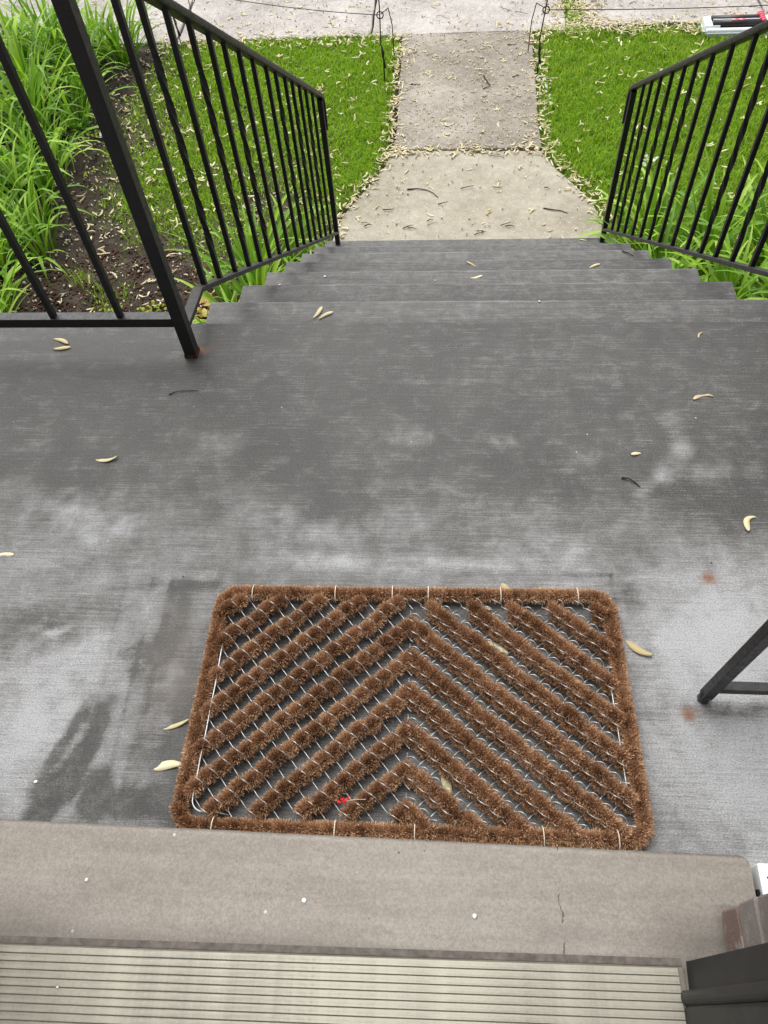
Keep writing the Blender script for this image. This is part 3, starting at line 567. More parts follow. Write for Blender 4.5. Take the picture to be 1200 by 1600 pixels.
def doormat():
    root = empty('doormat', (MX, MY, 0.0005), MA); tag(root, 'rectangular brown coir doormat of brush rows in a chevron on galvanised wire', 'doormat')
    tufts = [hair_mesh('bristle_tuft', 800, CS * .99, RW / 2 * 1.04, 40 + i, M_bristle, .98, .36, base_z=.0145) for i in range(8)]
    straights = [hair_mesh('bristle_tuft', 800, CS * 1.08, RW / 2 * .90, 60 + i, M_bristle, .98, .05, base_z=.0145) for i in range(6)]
    wires = {'L': [], 'R': []}
    k = -7
    def place(row, me, u, v, ang, s=1, z=0):
        o = link('bristle_tuft', me, None, row); tp = 1 - .016 * v / (MH / 2)
        o.location = (u * tp, v, z); o.rotation_euler = (random.gauss(0, .10), random.gauss(0, .04), ang + random.gauss(0, .03) + (math.pi if random.random() < .5 else 0)); o.scale = (s, random.uniform(.94, 1.07), random.uniform(.92, 1.08)); return o
    tan = AY / AX
    for side in (-1, 1):
        for k in range(-8, 7):
            vc = VC0 - k * PIT                       # centre line of this chevron at the mat's middle
            # parameter along row: u from 0 outward; v = vc - u*tan
            u0 = max(.006 if side < 0 else -.004, (vc - (IV - .004)) / tan); u1 = min(IU - .004, (vc + IV - .004) / tan)
            if u1 - u0 < .012: continue
            row = empty('bristle_row'); row.parent = root
            i0 = math.ceil(u0 / AX - .5); n = 0
            for i in range(0, 40):
                ju = (i + .5) * AX if side < 0 else (i + .25) * AX
                if ju < u0 + .001 - (.004 if u0 < .01 else 0) or ju > u1 + .004: continue
                if side < 0: place(row, random.choice(tufts), -ju, vc - ju * tan, TH)
                else:
                    place(row, random.choice(straights), ju, vc - ju * tan, -TH)
                    o = place(row, random.choice(tufts), ju - .0085 * math.sin(TH) + AX * .25, vc - ju * tan - AX * .25 * tan - .0085 * math.cos(TH) - .0035, -TH); o.scale = (.80, .60, .66)
    # border brush: rounded rectangle
    bt = [hair_mesh('border_tuft', 900, .0262, .0160, 80 + i, M_bristle, .85, .06) for i in range(6)]
    bu, bv, rc = MW / 2 - .0150, MH / 2 - .0150, .030
    pts = []
    def arc(cx, cy, a0): return [(cx + rc * math.cos(a0 + t * math.pi / 2), cy + rc * math.sin(a0 + t * math.pi / 2)) for t in np.linspace(0, 1, 9)]
    loop = arc(bu - rc, bv - rc, 0) + arc(-bu + rc, bv - rc, math.pi / 2) + arc(-bu + rc, -bv + rc, math.pi) + arc(bu - rc, -bv + rc, 1.5 * math.pi); loop.append(loop[0])
    L = np.array(loop); sl = np.hypot(*np.diff(L, axis=0).T); cum = np.concatenate([[0], np.cumsum(sl)]); N = int(cum[-1] / .0245)
    border = empty('border_brush'); border.parent = root
    for i in range(N):
        s = (i + .5) / N * cum[-1]; u, v = np.interp(s, cum, L[:, 0]), np.interp(s, cum, L[:, 1]); u2, v2 = np.interp(s + .003, cum, L[:, 0]), np.interp(s + .003, cum, L[:, 1])
        o = link('border_tuft', random.choice(bt), None, border); o.location = (u * (1 - .016 * v / (MH / 2)), v, 0); o.rotation_euler = (0, 0, math.atan2(v2 - v, u2 - u)); o.scale = (1.06, random.uniform(.96, 1.05), random.uniform(.97, 1.05))
    # wire links
    rw = .00075; P6 = circ(rw, 6)
    tw = lambda u, v, z: (u * (1 - .016 * v / (MH / 2)), v, z)
    ncell = int(2 * IU / AX) + 2
    # left half: one wire per tuft joint, running down to the right across rows and gaps
    def rowphase(u, v):  # 0 at a row's centre line, +-.5 in the middle of the gap
        vc = VC0; t = (vc - v - abs(u) * tan) / PIT; return t - round(t)
    c0 = -IU - IV / tan
    j = 0
    for j in range(-60, 60):
        cc = VC0 / tan - 2 * j * AX                                    # line v = -(u - cc) * tan through a tuft joint of every row
        pts = []
        for s in np.arange(-.5, .5, .0016):
            u = cc + s; v = -s * tan
            if u < -IU or u > .004 or abs(v) > IV: continue
            ph = rowphase(u, v); z = .013 + (.0158 - .012 * max(0, ph)) * max(0, math.cos(ph * math.pi / .60)) ** .55 if abs(ph) < .30 else .013
            jog = .0010 * math.sin(ph * 2 * math.pi)
            pts.append(tw(u + jog, v + jog, z))
        if len(pts) > 4:
            b = MB(); b.sweep(pts, P6); b.build('wire', M_wire, root, True)
    # right half: looped wire along both edges of each row, short links across each gap
    for k in range(-8, 8):
        vc = VC0 - k * PIT
        for edge in (1, -1):
            ve = vc + edge * (RW / 2 * .86) / math.cos(TH); pts = []
            for u in np.arange(-.002, IU, .0013):
                v = ve - u * tan
                if abs(v) > IV: continue
                ph = (u / AX + (.0 if edge > 0 else .25)) % 1; a = math.sin(ph * math.pi)
                off = edge * (-.0015 + .0042 * (a - .5)) + (ph - .5) * .0045
                pts.append(tw(u + off * math.sin(TH), v + off * math.cos(TH), .0150 + .0125 * a ** .6 + (.0030 if edge > 0 else .0015)))
            if len(pts) > 4:
                b = MB(); b.sweep(pts, P6); b.build('wire', M_wire, root, True)
        b = MB(); cnt = 0
        for i in range(0, ncell):
            u = i * AX + .2 * AX; va = vc - RW / 2 * .84 / math.cos(TH) - u * tan; 
            # link runs down-left from this row's lower edge to the next row's upper edge
            g = PIT - RW * .84 / math.cos(TH); du = -g / (2 * tan); dv = -g / 2; p0, p1 = (u + AX * .55, va - AX * .55 * tan), (u + AX * .55 + du, va - AX * .55 * tan + dv)
            if p0[0] > IU or p1[0] < 0.004 or p1[1] < -IV or p0[1] > IV: continue
            m_ = ((p0[0] + p1[0]) / 2, (p0[1] + p1[1]) / 2)
            b.sweep([tw(*p0, .010), tw(m_[0] - .0012, m_[1] + .0012, .0105), tw(*p1, .0165)], P6); cnt += 1
        if cnt: b.build('wire_link', M_wire, root, True)
    # inner frame wire and pale ties
    fu, fv = -IU + .004, -IV + .006
    fl = [tw(fu - .004, .125, .012), tw(fu - .001, .10, .021)] + [tw(fu + random.uniform(-.0006, .0006), v, .0225) for v in np.linspace(.08, fv + .022, 9)] + [tw(fu + .020 - .020 * math.cos(t), fv + .020 - .020 * math.sin(t), .0225) for t in np.linspace(.2, 1.57, 7)] + [tw(fu + .04, fv + .0005, .020), tw(fu + .06, fv - .002, .012)]
    b = MB(); b.sweep(fl, circ(.0012, 6)); b.build('frame_wire', M_wire, root, True)
    b = MB(); b.sweep([tw(IU - .002, .075, .013), tw(IU - .004, .05, .017), tw(IU - .003, -.02, .017), tw(IU - .003, -.12, .016), tw(IU - .004, -.165, .012)], circ(.0011, 6)); b.build('frame_wire', M_wire, root, True)
    def tie(u, v, horizontal):
        ps = []
        for t in np.linspace(-.6, math.pi + .6, 10):
            o_, z = .0162 * math.cos(t), .013 + .0150 * math.sin(t); ps.append(tw(u, v + o_, max(z, .002)) if horizontal else tw(u + o_, v, max(z, .002)))
        b = MB(); b.sweep(ps, circ(.0009, 6), up=(1, 0, 0) if horizontal else (0, 1, 0)); b.build('tie', M_tie, root, True)
    for px in (398, 527, 616, 672, 785, 905): p = at(px, 915, .03); tie((p.x - MX) / .984, bv, True)
    for u in (-.30, -.11, .012, .205, .315): tie(u, -bv, True)
doormat()
# ------------------------------------------------------------------ iron railings
def hollow(a, b): return [(-a, -b), (a, -b), (a, b), (-a, b)]
CAP = [(-.019, -.008), (-.014, -.011), (.014, -.011), (.019, -.008), (.019, .003), (.013, .0085), (.005, .011), (-.005, .011), (-.013, .0085), (-.019, .003)]
BAL_S = .0064
def baluster(root, x, y, z0, z1, twisted):
    b = MB(); L = z1 - z0
    if twisted:
        n = 30; pts = [(x, y, z0 + L * i / n) for i in range(n + 1)]; tw = [0] * (n + 1)
        for i in range(n + 1): tw[i] = min(max((i / n - .14) / .72, 0), 1) * math.pi * 3
        b.sweep(pts, sq(BAL_S), up=(0, 1, 0), twist=tw)
    else: b.sweep([(x, y, z0), (x, y, z1)], sq(BAL_S), up=(0, 1, 0))
    return b.build('twisted_baluster' if twisted else 'baluster', M_iron, root, bevel=0)
def railing(x, side, ys, tw, label, xe):
    """stair rail from the porch post down to the end post; side -1: the porch rail leaves to the left"""
    root = empty('iron_railing', (0, 0, 0)); tag(root, label, 'railing')
    PY, EY = 1.285, 3.574
    sl = .631; ztop = lambda y: .598 - sl * (y - 1.667); zb = lambda y: .062 - .660 * (y - 1.441)
    xx = lambda y: x + (xe - x) * (y - PY) / (EY - PY)
    b = MB(); b.sweep([(x, PY, .0), (x, PY, ztop(PY) + .0)], sq(.014), up=(0, 1, 0)); b.build('post', M_iron, root, bevel=.0012)
    b = MB(); b.sweep([(x, PY, .0005), (x, PY, .010)], sq(.0152), up=(0, 1, 0)); b.build('rusty_foot', M_rustfoot, root)
    zend = -7 * R
    b = MB(); b.sweep([(xe, EY, zend), (xe, EY, ztop(EY) - .010)], sq(.0125), up=(0, 1, 0)); b.build('end_post', M_iron, root, bevel=.0012)
    # handrail with lamb's tongue
    P = [(x, PY, ztop(PY) + .012)] + [(xx(y), y, ztop(y) + .012) for y in np.linspace(PY + .05, EY - .02, 12)]
    e = ztop(EY) + .012; P += [(xe, EY + .010, e - .010), (xe, EY + .026, e - .032), (xe, EY + .032, e - .065), (xe, EY + .031, e - .12), (xe, EY + .027, e - .17)]
    b = MB(); b.sweep(P, CAP); o = b.build('handrail', M_iron, root, True)
    P = [(xe, EY + .027, e - .17), (xe, EY + .034, e - .185), (xe, EY + .040, e - .190)]; b = MB(); b.sweep(P, sq(.017, .004)); b.build('handrail_tip', M_iron, root)
    b = MB(); b.sweep([(x, PY + .015, .078), (x, 1.438, .0625), (xx(1.5), 1.5, zb(1.5)), (xe, EY + .008, zb(EY + .008))], sq(.0125, .006)); b.build('bottom_rail', M_rail, root, bevel=.001)
    for y, t in zip(ys, tw): baluster(root, xx(y), y, zb(y) + .004, ztop(y) + .004, t)
    # porch rail
    xo = x + side * 1.35
    b = MB(); b.sweep([(x + side * .015, PY, .107), (xo, PY, .107)], sq(.0125, .012)); b.build('porch_bottom_rail', M_iron, root, bevel=.001)
    b = MB(); b.sweep([(x, PY, ztop(PY) + .012), (xo, PY, ztop(PY) + .012)], CAP); b.build('porch_handrail', M_iron, root, True)
    i = 0; xb = x + side * .135
    while abs(xb - xo) > .08: baluster(root, xb, PY, .118, ztop(PY) + .004, i % 2 == 1 and i > 2); xb += side * .157; i += 1
    b = MB(); b.sweep([(xo, PY, 0), (xo, PY, ztop(PY))], sq(.014), up=(0, 1, 0)); b.build('post', M_iron, root)
YL = [1.49, 1.609, 1.745, 1.882, 2.014, 2.136, 2.274, 2.416, 2.580, 2.71, 2.852, 2.975, 3.108, 3.240, 3.385]
TL = [0, 1, 0, 1, 0, 1, 0, 0, 0, 1, 0, 1, 0, 1, 0]
railing(-.601, -1, YL, TL, 'black wrought iron railing at left running from the porch post down the steps', -.612)
YR = [1.49, 1.618, 1.756, 1.89, 2.017, 2.144, 2.281, 2.44, 2.598, 2.741, 2.873, 3.012, 3.158, 3.29, 3.41]
TR = [0, 1, 0, 1, 0, 1, 0, 0, 0, 1, 0, 1, 0, 1, 0]
railing(.822, 1, YR, TR, 'black wrought iron railing at right beside the dense strappy plants', .833)
# ------------------------------------------------------------------ metal stand
def stand():
    root = empty('metal_stand', (.44, .476, 0)); tag(root, 'black square tube stand with capped leg and low crossbar right of the doormat', 'stand')
    s = sq(.0088)
    for (x0, y0, x1, y1) in ((0, 0, -.004, -.022), (.46, 0, .464, -.022), (.25, .36, .23, .05), (.33, .36, .33, .05)):
        d = Vector((x1 - x0, y1 - y0, .35))
        b = MB(); p0 = Vector((x0, y0, .016)); b.sweep([p0, p0 + d * (.70 / .35)], s, up=(0, 1, 0)); lg = b.build('leg', M_iron, root, bevel=.0015)
        b = MB(); b.sweep([(x0 - d.x * .03, y0 - d.y * .03, 0.0005), (x0, y0, .006), (x0 + d.x * .06, y0 + d.y * .06, .034)], [(.0105 * math.cos(a), .0105 * math.sin(a)) for a in np.linspace(.39, 2 * math.pi + .39, 8, endpoint=False)], up=(0, 1, 0)); b.build('leg_cap', M_plastic_k, lg, True)
    b = MB(); b.sweep([(.006, -.003, .062), (.46, -.003, .062)], sq(.008, .008)); b.build('crossbar', M_rail, root, bevel=.001)
    b = MB(); b.box(-.05, .52, -.12, .10, .70, .715); b.build('top', M_iron, root, bevel=.003)
stand()
# ------------------------------------------------------------------ garden stakes, chain, sprinkler
def stake(px, py, lean, twin, label, h=.62):
    p = at(px, py, GZ); root = empty('garden_stake', p); tag(root, label, 'garden stake', 'thin black iron stakes along the path')
    b = MB(); c = circ(.0042, 6); b.sweep([(0, 0, -.05), (lean * .05, 0, .10), (lean * .045 + .004, .01, .17), (lean * .1 - .012, .012, .22), (lean * .35, .012, h * .75), (lean * .5, .012, h)], c, up=(0, 1, 0)); b.build('rod', M_iron, root, True)
    b = MB(); b.sweep([(lean * .05 + .012, 0, .07), (lean * .05 - .004, .006, .15), (lean * .1 - .006, .014, .21)], circ(.007, 6), up=(0, 1, 0)); b.build('foot_joint', M_iron, root, True)
    b = MB(); b.sweep([(twin, .30, .0), (twin * .9, .30, .22), (twin * .5, .28, .34), (lean * .3 + .004, .05, .40)], circ(.0035, 6), up=(0, 1, 0)); b.build('prong', M_iron, root, True)
    z = h * .66
    b = MB(); b.sweep([(lean * .33 + .022 * math.cos(a), .012, z + .022 * math.sin(a)) for a in np.linspace(0, 2 * math.pi, 14, endpoint=False)], circ(.004, 6), up=(0, 1, 0), closed=True); b.build('ring', M_iron, root, True)
    b = MB(); b.sweep([(lean * .5, .012, h)] + [(lean * .5 + .05 * (1 - math.cos(a)), .012, h + .06 * math.sin(a)) for a in np.linspace(.2, 4.2, 12)], c, up=(0, 1, 0)); b.build('hook', M_iron, root, True)
    return p
p1 = stake(601, 122, -.03, .055, 'thin black iron stake in the lawn left of the far end of the path')
p2 = stake(839, 116, .05, -.05, 'thin black iron stake in the lawn right of the far end of the path')
p3 = stake(284, 72, -.05, .05, 'thin black iron stake seen through the left railing by the pavement')
def chain(name, a, c, sag, label):
    b = MB(); pts = []
    for t in np.linspace(0, 1, 25): q = Vector(a).lerp(Vector(c), t); q.z -= sag * 4 * t * (1 - t); pts.append(q)
    b.sweep(pts, circ(.0028, 5)); tag(b.build(name, M_iron, None, True), label, 'wire')
chain('garden_wire', (p1.x - .01, p1.y + .012, GZ + .41), (p3.x - .02, p3.y + .012, GZ + .41), .03, 'thin dark wire strung between the two stakes of the left lawn')
chain('garden_wire', (p2.x + .02, p2.y + .012, GZ + .41), (2.9, 5.75, GZ + .36), .02, 'thin dark wire running right from the stake of the right lawn')
def sprinkler():
    root = empty('lawn_sprinkler', at(1152, 52, GZ) + Vector((0, .03, .0))); root.rotation_euler = (0, 0, -.02)
    tag(root, 'white and black lawn sprinkler with red marks lying at the pavement edge', 'sprinkler')
    hw = .235
    b = MB(); b.box(-hw, hw, -.075, -.038, .006, .048); b.build('front_body', M_plastic_w, root, bevel=.012, seg=3)
    b = MB(); b.box(-hw, -hw + .055, -.038, .115, .006, .060); b.build('side_arm', M_plastic_w, root, bevel=.012, seg=3)
    b = MB(); b.box(hw - .055, hw, -.038, .115, .006, .060); b.build('side_arm', M_plastic_w, root, bevel=.012, seg=3)
    b = MB(); b.add([(-hw + .05, -.036, .02), (-hw + .10, -.036, .02), (-hw + .05, .015, .02), (-hw + .05, -.036, .058), (-hw + .10, -.036, .058), (-hw + .05, .015, .058)], [(0, 1, 2), (3, 5, 4), (0, 3, 4, 1), (1, 4, 5, 2), (0, 2, 5, 3)])
    b.add([(hw - .05, -.036, .02), (hw - .10, -.036, .02), (hw - .05, .015, .02), (hw - .05, -.036, .058), (hw - .10, -.036, .058), (hw - .05, .015, .058)], [(0, 1, 2), (3, 5, 4), (0, 3, 4, 1), (1, 4, 5, 2), (0, 2, 5, 3)]); b.build('corner_gusset', M_plastic_w, root)
    b = MB(); b.box(-hw + .01, hw - .01, -.092, -.0755, .0, .030); b.box(-hw - .02, -hw - .0005, -.06, .06, 0, .03); b.build('base_skid', M_plastic_g, root, bevel=.004)
    b = MB(); b.box(-.05, .06, -.0945, -.0925, .006, .020); b.build('emblem_plate', M_plastic_k, root)
    for y, r_ in ((-.004, .027), (.062, .026)):
        b = MB(); b.sweep([(-hw + .05, y, .056), (hw - .05, y, .056)], circ(r_, 12)); b.build('spray_tube', M_plastic_k, root, True)
    b = MB(); b.box(-hw + .055, hw - .055, .0250, .0330, .03, .072); b.build('divider_strip', M_plastic_w, root)
    b = MB()
    for i, (x, y) in enumerate(((-.045, -.010), (-.02, -.004), (.005, -.010), (.028, -.004))): b.box(x - .013, x + .013, y - .008, y + .008, .0815, .0845)
    b.build('red_marks', M_plastic_r, root)
    b = MB(); b.box(-.04, .04, .090, .118, .05, .062); b.build('red_tab', M_plastic_r, root, bevel=.003)
    b = MB()
    for y in (-.01, .02, .05, .08, .105): b.sweep([(hw - .068, y - .010, .062), (hw - .068, y + .010, .062)], circ(.026, 10))
    b.build('red_dial', M_plastic_r, root, True)
    b = MB(); b.sweep([(hw, .06, .035), (hw + .05, .065, .035)], circ(.017, 10)); b.build('hose_coupling', M_plastic_k, root, True)
    b = MB(); b.sweep([(hw + .0, .02, .028), (hw + .10, .02, .022), (hw + .4, .0, .012), (hw + .9, -.12, .011), (hw + 1.6, .1, .011)], circ(.010, 8)); b.build('hose', M_plastic_g, root, True)
sprinkler()
# ------------------------------------------------------------------ plants
def strap_leaf(name, L, w, droop, seed, m):
    r = random.Random(seed); n = 8; V = []; P = []; tip = []
    x = z = 0; a = math.pi / 2 - r.uniform(.05, .2); ds = L / n; yb = 0; cur = r.uniform(-.25, .25)
    for i in range(n + 1):
        t = i / n; ww = w * (.75 + .5 * t if t < .4 else (.95 * (1 - ((t - .4) / .6) ** 2.2))) / 2; ww = max(ww, .0006)
        nx, nz = -math.sin(a), math.cos(a)
        V += [(x + nx * ww * .35, yb - ww, z + nz * ww * .35), (x, yb, z), (x + nx * ww * .35, yb + ww, z + nz * ww * .35)]; tip += [t * .6] * 3
        x += math.cos(a) * ds; z += math.sin(a) * ds; yb += cur * ds * t; a -= droop / n * (.35 + 1.6 * t)
    q = np.array([(i * 3 + k, i * 3 + k + 1, i * 3 + k + 4, i * 3 + k + 3) for i in range(n) for k in (0, 1)])
    return npmesh(name, np.array(V), [q], m, True, rnd=np.zeros(len(V)), tip=np.array(tip))
LEAVES = [strap_leaf('leaf', random.uniform(.32, .52), random.uniform(.016, .026), random.uniform(.6, 2.7), i, M_daylily) for i in range(16)]
def clump(x, y, n, s, label, group, out=.09, bias=None):
    root = empty('daylily_clump', (x, y, gz(np.array(x), np.array(y)) - .005)); tag(root, label, 'plant', group)
    for i in range(n):
        a = random.uniform(0, 2 * math.pi) if bias is None or random.random() < .55 else random.gauss(bias, .7)
        o = link('leaf', random.choice(LEAVES), None, root); d = random.uniform(0, 1) ** .7 * out
        o.location = (math.cos(a) * d, math.sin(a) * d, 0); o.rotation_euler = (random.gauss(0, .12), random.gauss(.18, .22), a + random.gauss(0, .5)); k = s * random.uniform(.65, 1.2); o.scale = (k, k * random.uniform(.85, 1.25), k)
    return root
gl = 'strappy green daylily clumps massed in the left bed'
def lbl(x, y):
    e = x > -2.74
    if y > 5.4: return 'tall strappy green clump by the pavement at the far end of the left bed'
    if y > 4.2: return ('strappy green clump leaning over the dark soil, middle of the left bed' if e else 'dense strappy green clump deep in the middle of the left bed')
    if y > 3.3: return ('strappy green clump with leaves arching onto the soil, near part of the left bed' if e else 'dense strappy green clump in the near part of the left bed')
    return 'strappy green clump closest to the porch, seen low between the left balusters'
for x, y, n, s in [(-2.50, 6.02, 44, 1.1), (-2.72, 6.10, 46, 1.2), (-2.95, 5.9, 50, 1.3), (-3.35, 6.1, 44, 1.3), (-3.1, 6.15, 44, 1.3), (-2.68, 5.55, 40, 1.1), (-3.0, 5.4, 56, 1.35), (-3.4, 5.5, 50, 1.35), (-2.62, 5.15, 36, .95), (-2.85, 4.95, 54, 1.25), (-3.2, 4.95, 50, 1.35),
                   (-3.7, 5.9, 40, 1.3), (-2.66, 4.72, 34, .9), (-2.60, 4.42, 44, 1.0), (-2.82, 4.45, 50, 1.2), (-3.15, 4.4, 44, 1.25), (-2.56, 4.02, 46, 1.05), (-2.80, 4.0, 50, 1.15), (-3.05, 3.95, 34, 1.1), (-2.45, 3.70, 36, .85), (-2.66, 3.6, 46, 1.0), (-2.9, 3.5, 40, 1.05), (-2.52, 3.12, 50, 1.1), (-2.75, 3.15, 44, 1.1), (-2.42, 2.80, 44, 1.1), (-2.62, 2.6, 40, 1.1), (-3.6, 5.2, 34, 1.35)]:
    clump(x, y, n, s, lbl(x, y), gl + (', pavement end' if y > 5.4 else ', middle' if y > 4.2 else ', near end'), .10)
for x, y, n, s, w_ in [(-.98, 2.40, 34, .85, 'nearest the porch'), (-1.02, 2.75, 38, .95, 'second from the porch'), (-.98, 3.08, 40, 1.0, 'in the middle of the row'), (-1.06, 3.40, 40, 1.05, 'last but one of the row'), (-.90, 3.62, 30, .9, 'beside the end post'), (-1.15, 3.1, 30, .9, 'on its lawn side')]:
    clump(x, y, n, s, 'strappy green clump against the left side of the steps, ' + w_, 'daylily clumps left of the steps', .06, math.pi / 2)
def lbr(x, y):
    if y > 3.5: return 'strappy green clump beside the foot of the right rail post'
    if x < 1.3: return 'strappy green clump pressed against the right side of the steps under the rail'
    if y > 2.75: return 'strappy green clump along the lawn edge behind the right balusters'
    return 'strappy green clump nearest the porch on the right, low behind the step ends'
for x, y, n, s in [(1.14, 3.70, 44, 1.05), (1.10, 3.30, 42, 1.0), (1.42, 3.60, 52, 1.2), (1.74, 3.50, 54, 1.25), (2.08, 3.4, 50, 1.25), (1.15, 2.85, 44, 1.0), (1.42, 3.10, 54, 1.15), (1.75, 3.0, 54, 1.2), (2.1, 2.9, 44, 1.2), (1.2, 2.45, 40, 1.0), (1.5, 2.55, 50, 1.15), (1.85, 2.5, 50, 1.2), (2.2, 2.4, 40, 1.2), (1.3, 2.05, 40, 1.05), (1.65, 2.1, 44, 1.15), (2.0, 2.0, 40, 1.1), (.99, 3.80, 20, .75)]:
    clump(x, y, n, s, lbr(x, y), 'daylily clumps right of the steps', .09, math.pi * .55)
def small_leaf(name, L, w, m, seed):
    r = random.Random(seed); V = []; n = 4
    for i in range(n + 1):
        t = i / n; ww = w * math.sin(math.pi * (.08 + .9 * t)) / 2; V += [(L * t, -ww, .004 * math.sin(t * 3) + ww * .3), (L * t, 0, .004 * math.sin(t * 3)), (L * t, ww, .004 * math.sin(t * 3) + ww * .3)]
    q = np.array([(i * 3 + k, i * 3 + k + 1, i * 3 + k + 4, i * 3 + k + 3) for i in range(n) for k in (0, 1)])
    return npmesh(name, np.array(V), [q], m, True, rnd=np.zeros(len(V)), tip=np.zeros(len(V)))
LIME = [small_leaf('leaf', .022, .017, M_lime, i) for i in range(2)]; PALE = [small_leaf('leaf', .05, .022, M_pale, 5)]; HOSTA = [small_leaf('leaf', .10, .035, M_daylily, 6)]
FINE = [strap_leaf('leaf', random.uniform(.05, .10), .003, random.uniform(.5, 1.8), 90 + i, M_grass) for i in range(5)]
def sprig(name, px, py, n, rx, ry, leaves, label, cat='plant', up=.03, group=None):
    p = at(px, py, GZ); root = empty(name, (p.x, p.y, gz(np.array(p.x), np.array(p.y)))); tag(root, label, cat, group)
    for i in range(n):
        a = random.uniform(0, 6.28); d = math.sqrt(random.random()); o = link('leaf', random.choice(leaves), None, root)
        o.location = (math.cos(a) * d * rx, math.sin(a) * d * ry, random.uniform(.004, up)); o.rotation_euler = (random.gauss(0, .3), random.gauss(-.2, .3), random.uniform(0, 6.28)); k = random.uniform(.7, 1.3); o.scale = (k, k, k)
sprig('creeping_plant', 146, 211, 34, .11, .05, LIME, 'lime green creeping plant on dark soil behind the left porch post')
sprig('creeping_plant', 178, 484, 16, .07, .03, LIME, 'small lime green sprig just beyond the porch edge under the left railing')
sprig('creeping_plant', 248, 484, 30, .12, .05, LIME, 'lime green creeping patch beyond the porch edge beside the left post')
sprig('creeping_plant', 345, 448, 30, .08, .10, LIME, 'lime green creeping plant tucked against the top step on the left')
sprig('creeping_plant', 385, 352, 30, .07, .14, LIME, 'lime green creeping plant behind the middle of the left stair rail')
sprig('creeping_plant', 508, 330, 34, .05, .16, LIME, 'lime green creeping plant by the foot of the left stair rail')
sprig('creeping_plant', 138, 270, 10, .05, .05, LIME, 'tiny lime green sprig alone on the dark soil')
sprig('grass_tuft', 132, 440, 46, .07, .06, FINE, 'small tuft of fine grass on the dark soil near the porch', 'plant', .006)
sprig('pale_plant', 165, 215, 9, .04, .03, PALE, 'pale silvery leaves on the soil beside the left porch post')
sprig('pale_plant', 852, 140, 10, .05, .20, PALE, 'pale silvery weed leaves along the right edge of the path')
sprig('pale_plant', 1010, 255, 5, .06, .03, PALE, 'pale bleached leaves lying in the grass behind the right railing')
sprig('broad_leaf_plant', 112, 205, 14, .07, .06, HOSTA, 'low broad leaved plant at the edge of the left clumps', 'plant', .04)
DRY = [small_leaf('fallen_leaf', .06, .032, M_dryleaf, 7), small_leaf('fallen_leaf', .045, .028, M_dryleaf, 8)]
for i in range(26):
    p = at(random.uniform(302, 330), random.uniform(448, 500), GZ); o = link('fallen_leaf', random.choice(DRY), None); o.location = (p.x, p.y, gz(np.array(p.x), np.array(p.y)) + random.uniform(.004, .02)); o.rotation_euler = (random.gauss(0, .5), random.gauss(0, .4), random.uniform(0, 6.28))
    tag(o, 'dry yellow brown leaf lying in the corner between porch and top step', 'leaf', 'dry leaves in the corner by the top step')
# ------------------------------------------------------------------ seed pods
def pod_mesh(L, w, curve, seed):
    r = random.Random(seed); n = 9; V = []; tip = []; x = y = 0; a = -curve / 2
    for i in range(n + 1):
        t = i / n; ww = w * (.55 * math.sin(math.pi * min(1, t / .30)) if t < .15 else .42 + .6 * math.sin(math.pi * (t - .15) / .9) ** .8) * (1 if t < .96 else .5)
        hd = .0022 * math.exp(-((t - .13) / .10) ** 2); c, s = math.cos(a), math.sin(a); lift = .0025 * math.sin(3 * t + seed)
        V += [(x + s * ww * .5, y - c * ww * .5, .0006 + lift + hd * .2), (x, y, .0013 + lift + hd), (x - s * ww * .5, y + c * ww * .5, .0010 + lift + hd * .2 + .001)]; tip += [1 - t, .8 * (1 - t), .15]
        x += c * L / n; y += s * L / n; a += curve / n * (1.6 if t < .5 else .5)
    V = np.array(V); V[:, 0] -= L * .45
    nb = len(V); V2 = V.copy(); V2[:, 2] -= .0009 + np.tile([0, .0014, 0], n + 1)
    q = [(i * 3 + k, i * 3 + k + 3, i * 3 + k + 4, i * 3 + k + 1) for i in range(n) for k in (0, 1)]; q2 = [(nb + a_, nb + d, nb + c_, nb + b_) for a_, b_, c_, d in q]
    rim = [(i * 3, nb + i * 3, nb + i * 3 + 3, i * 3 + 3) for i in range(n)] + [(i * 3 + 2, i * 3 + 5, nb + i * 3 + 5, nb + i * 3 + 2) for i in range(n)]
    return npmesh('seed_pod', np.concatenate([V, V2]), [np.array(q + q2 + rim)], M_pod, True, rnd=np.full(nb * 2, r.uniform(0, .3)), tip=np.array(tip + tip))
PODS = [pod_mesh(random.uniform(.042, .058), random.uniform(.0075, .0105), random.uniform(-1.5, 1.5), i) for i in range(14)]
PODS += [pod_mesh(.046, .0115, c, 20 + i) for i, c in enumerate((-2.2, 2.0, .4))]
def pair(m1, m2, an):
    vs, qs, tp, k = [], [], [], 0
    for me, s in ((m1, 1), (m2, -1)):
        co = np.empty(len(me.vertices) * 3, np.float32); me.vertices.foreach_get('co', co); co = co.reshape(-1, 3).copy(); co[:, 0] -= co[:, 0].min(); a = s * an / 2; c, sn = math.cos(a), math.sin(a)
        co = np.stack([co[:, 0] * c - co[:, 1] * sn - .02, co[:, 0] * sn + co[:, 1] * c, co[:, 2] + (.001 if s > 0 else 0)], 1); t = np.empty(len(me.vertices), np.float32); me.attributes['tip'].data.foreach_get('value', t)
        vs.append(co); qs.append(np.array([tuple(p.vertices) for p in me.polygons]) + k); tp.append(t); k += len(co)
    return npmesh('seed_pod', np.concatenate(vs), [np.concatenate(qs)], M_pod, True, rnd=np.full(k, random.uniform(0, .3)), tip=np.concatenate(tp))
GPODS = PODS + [pair(random.choice(PODS), random.choice(PODS), random.uniform(.5, 2.0)) for _ in range(9)]
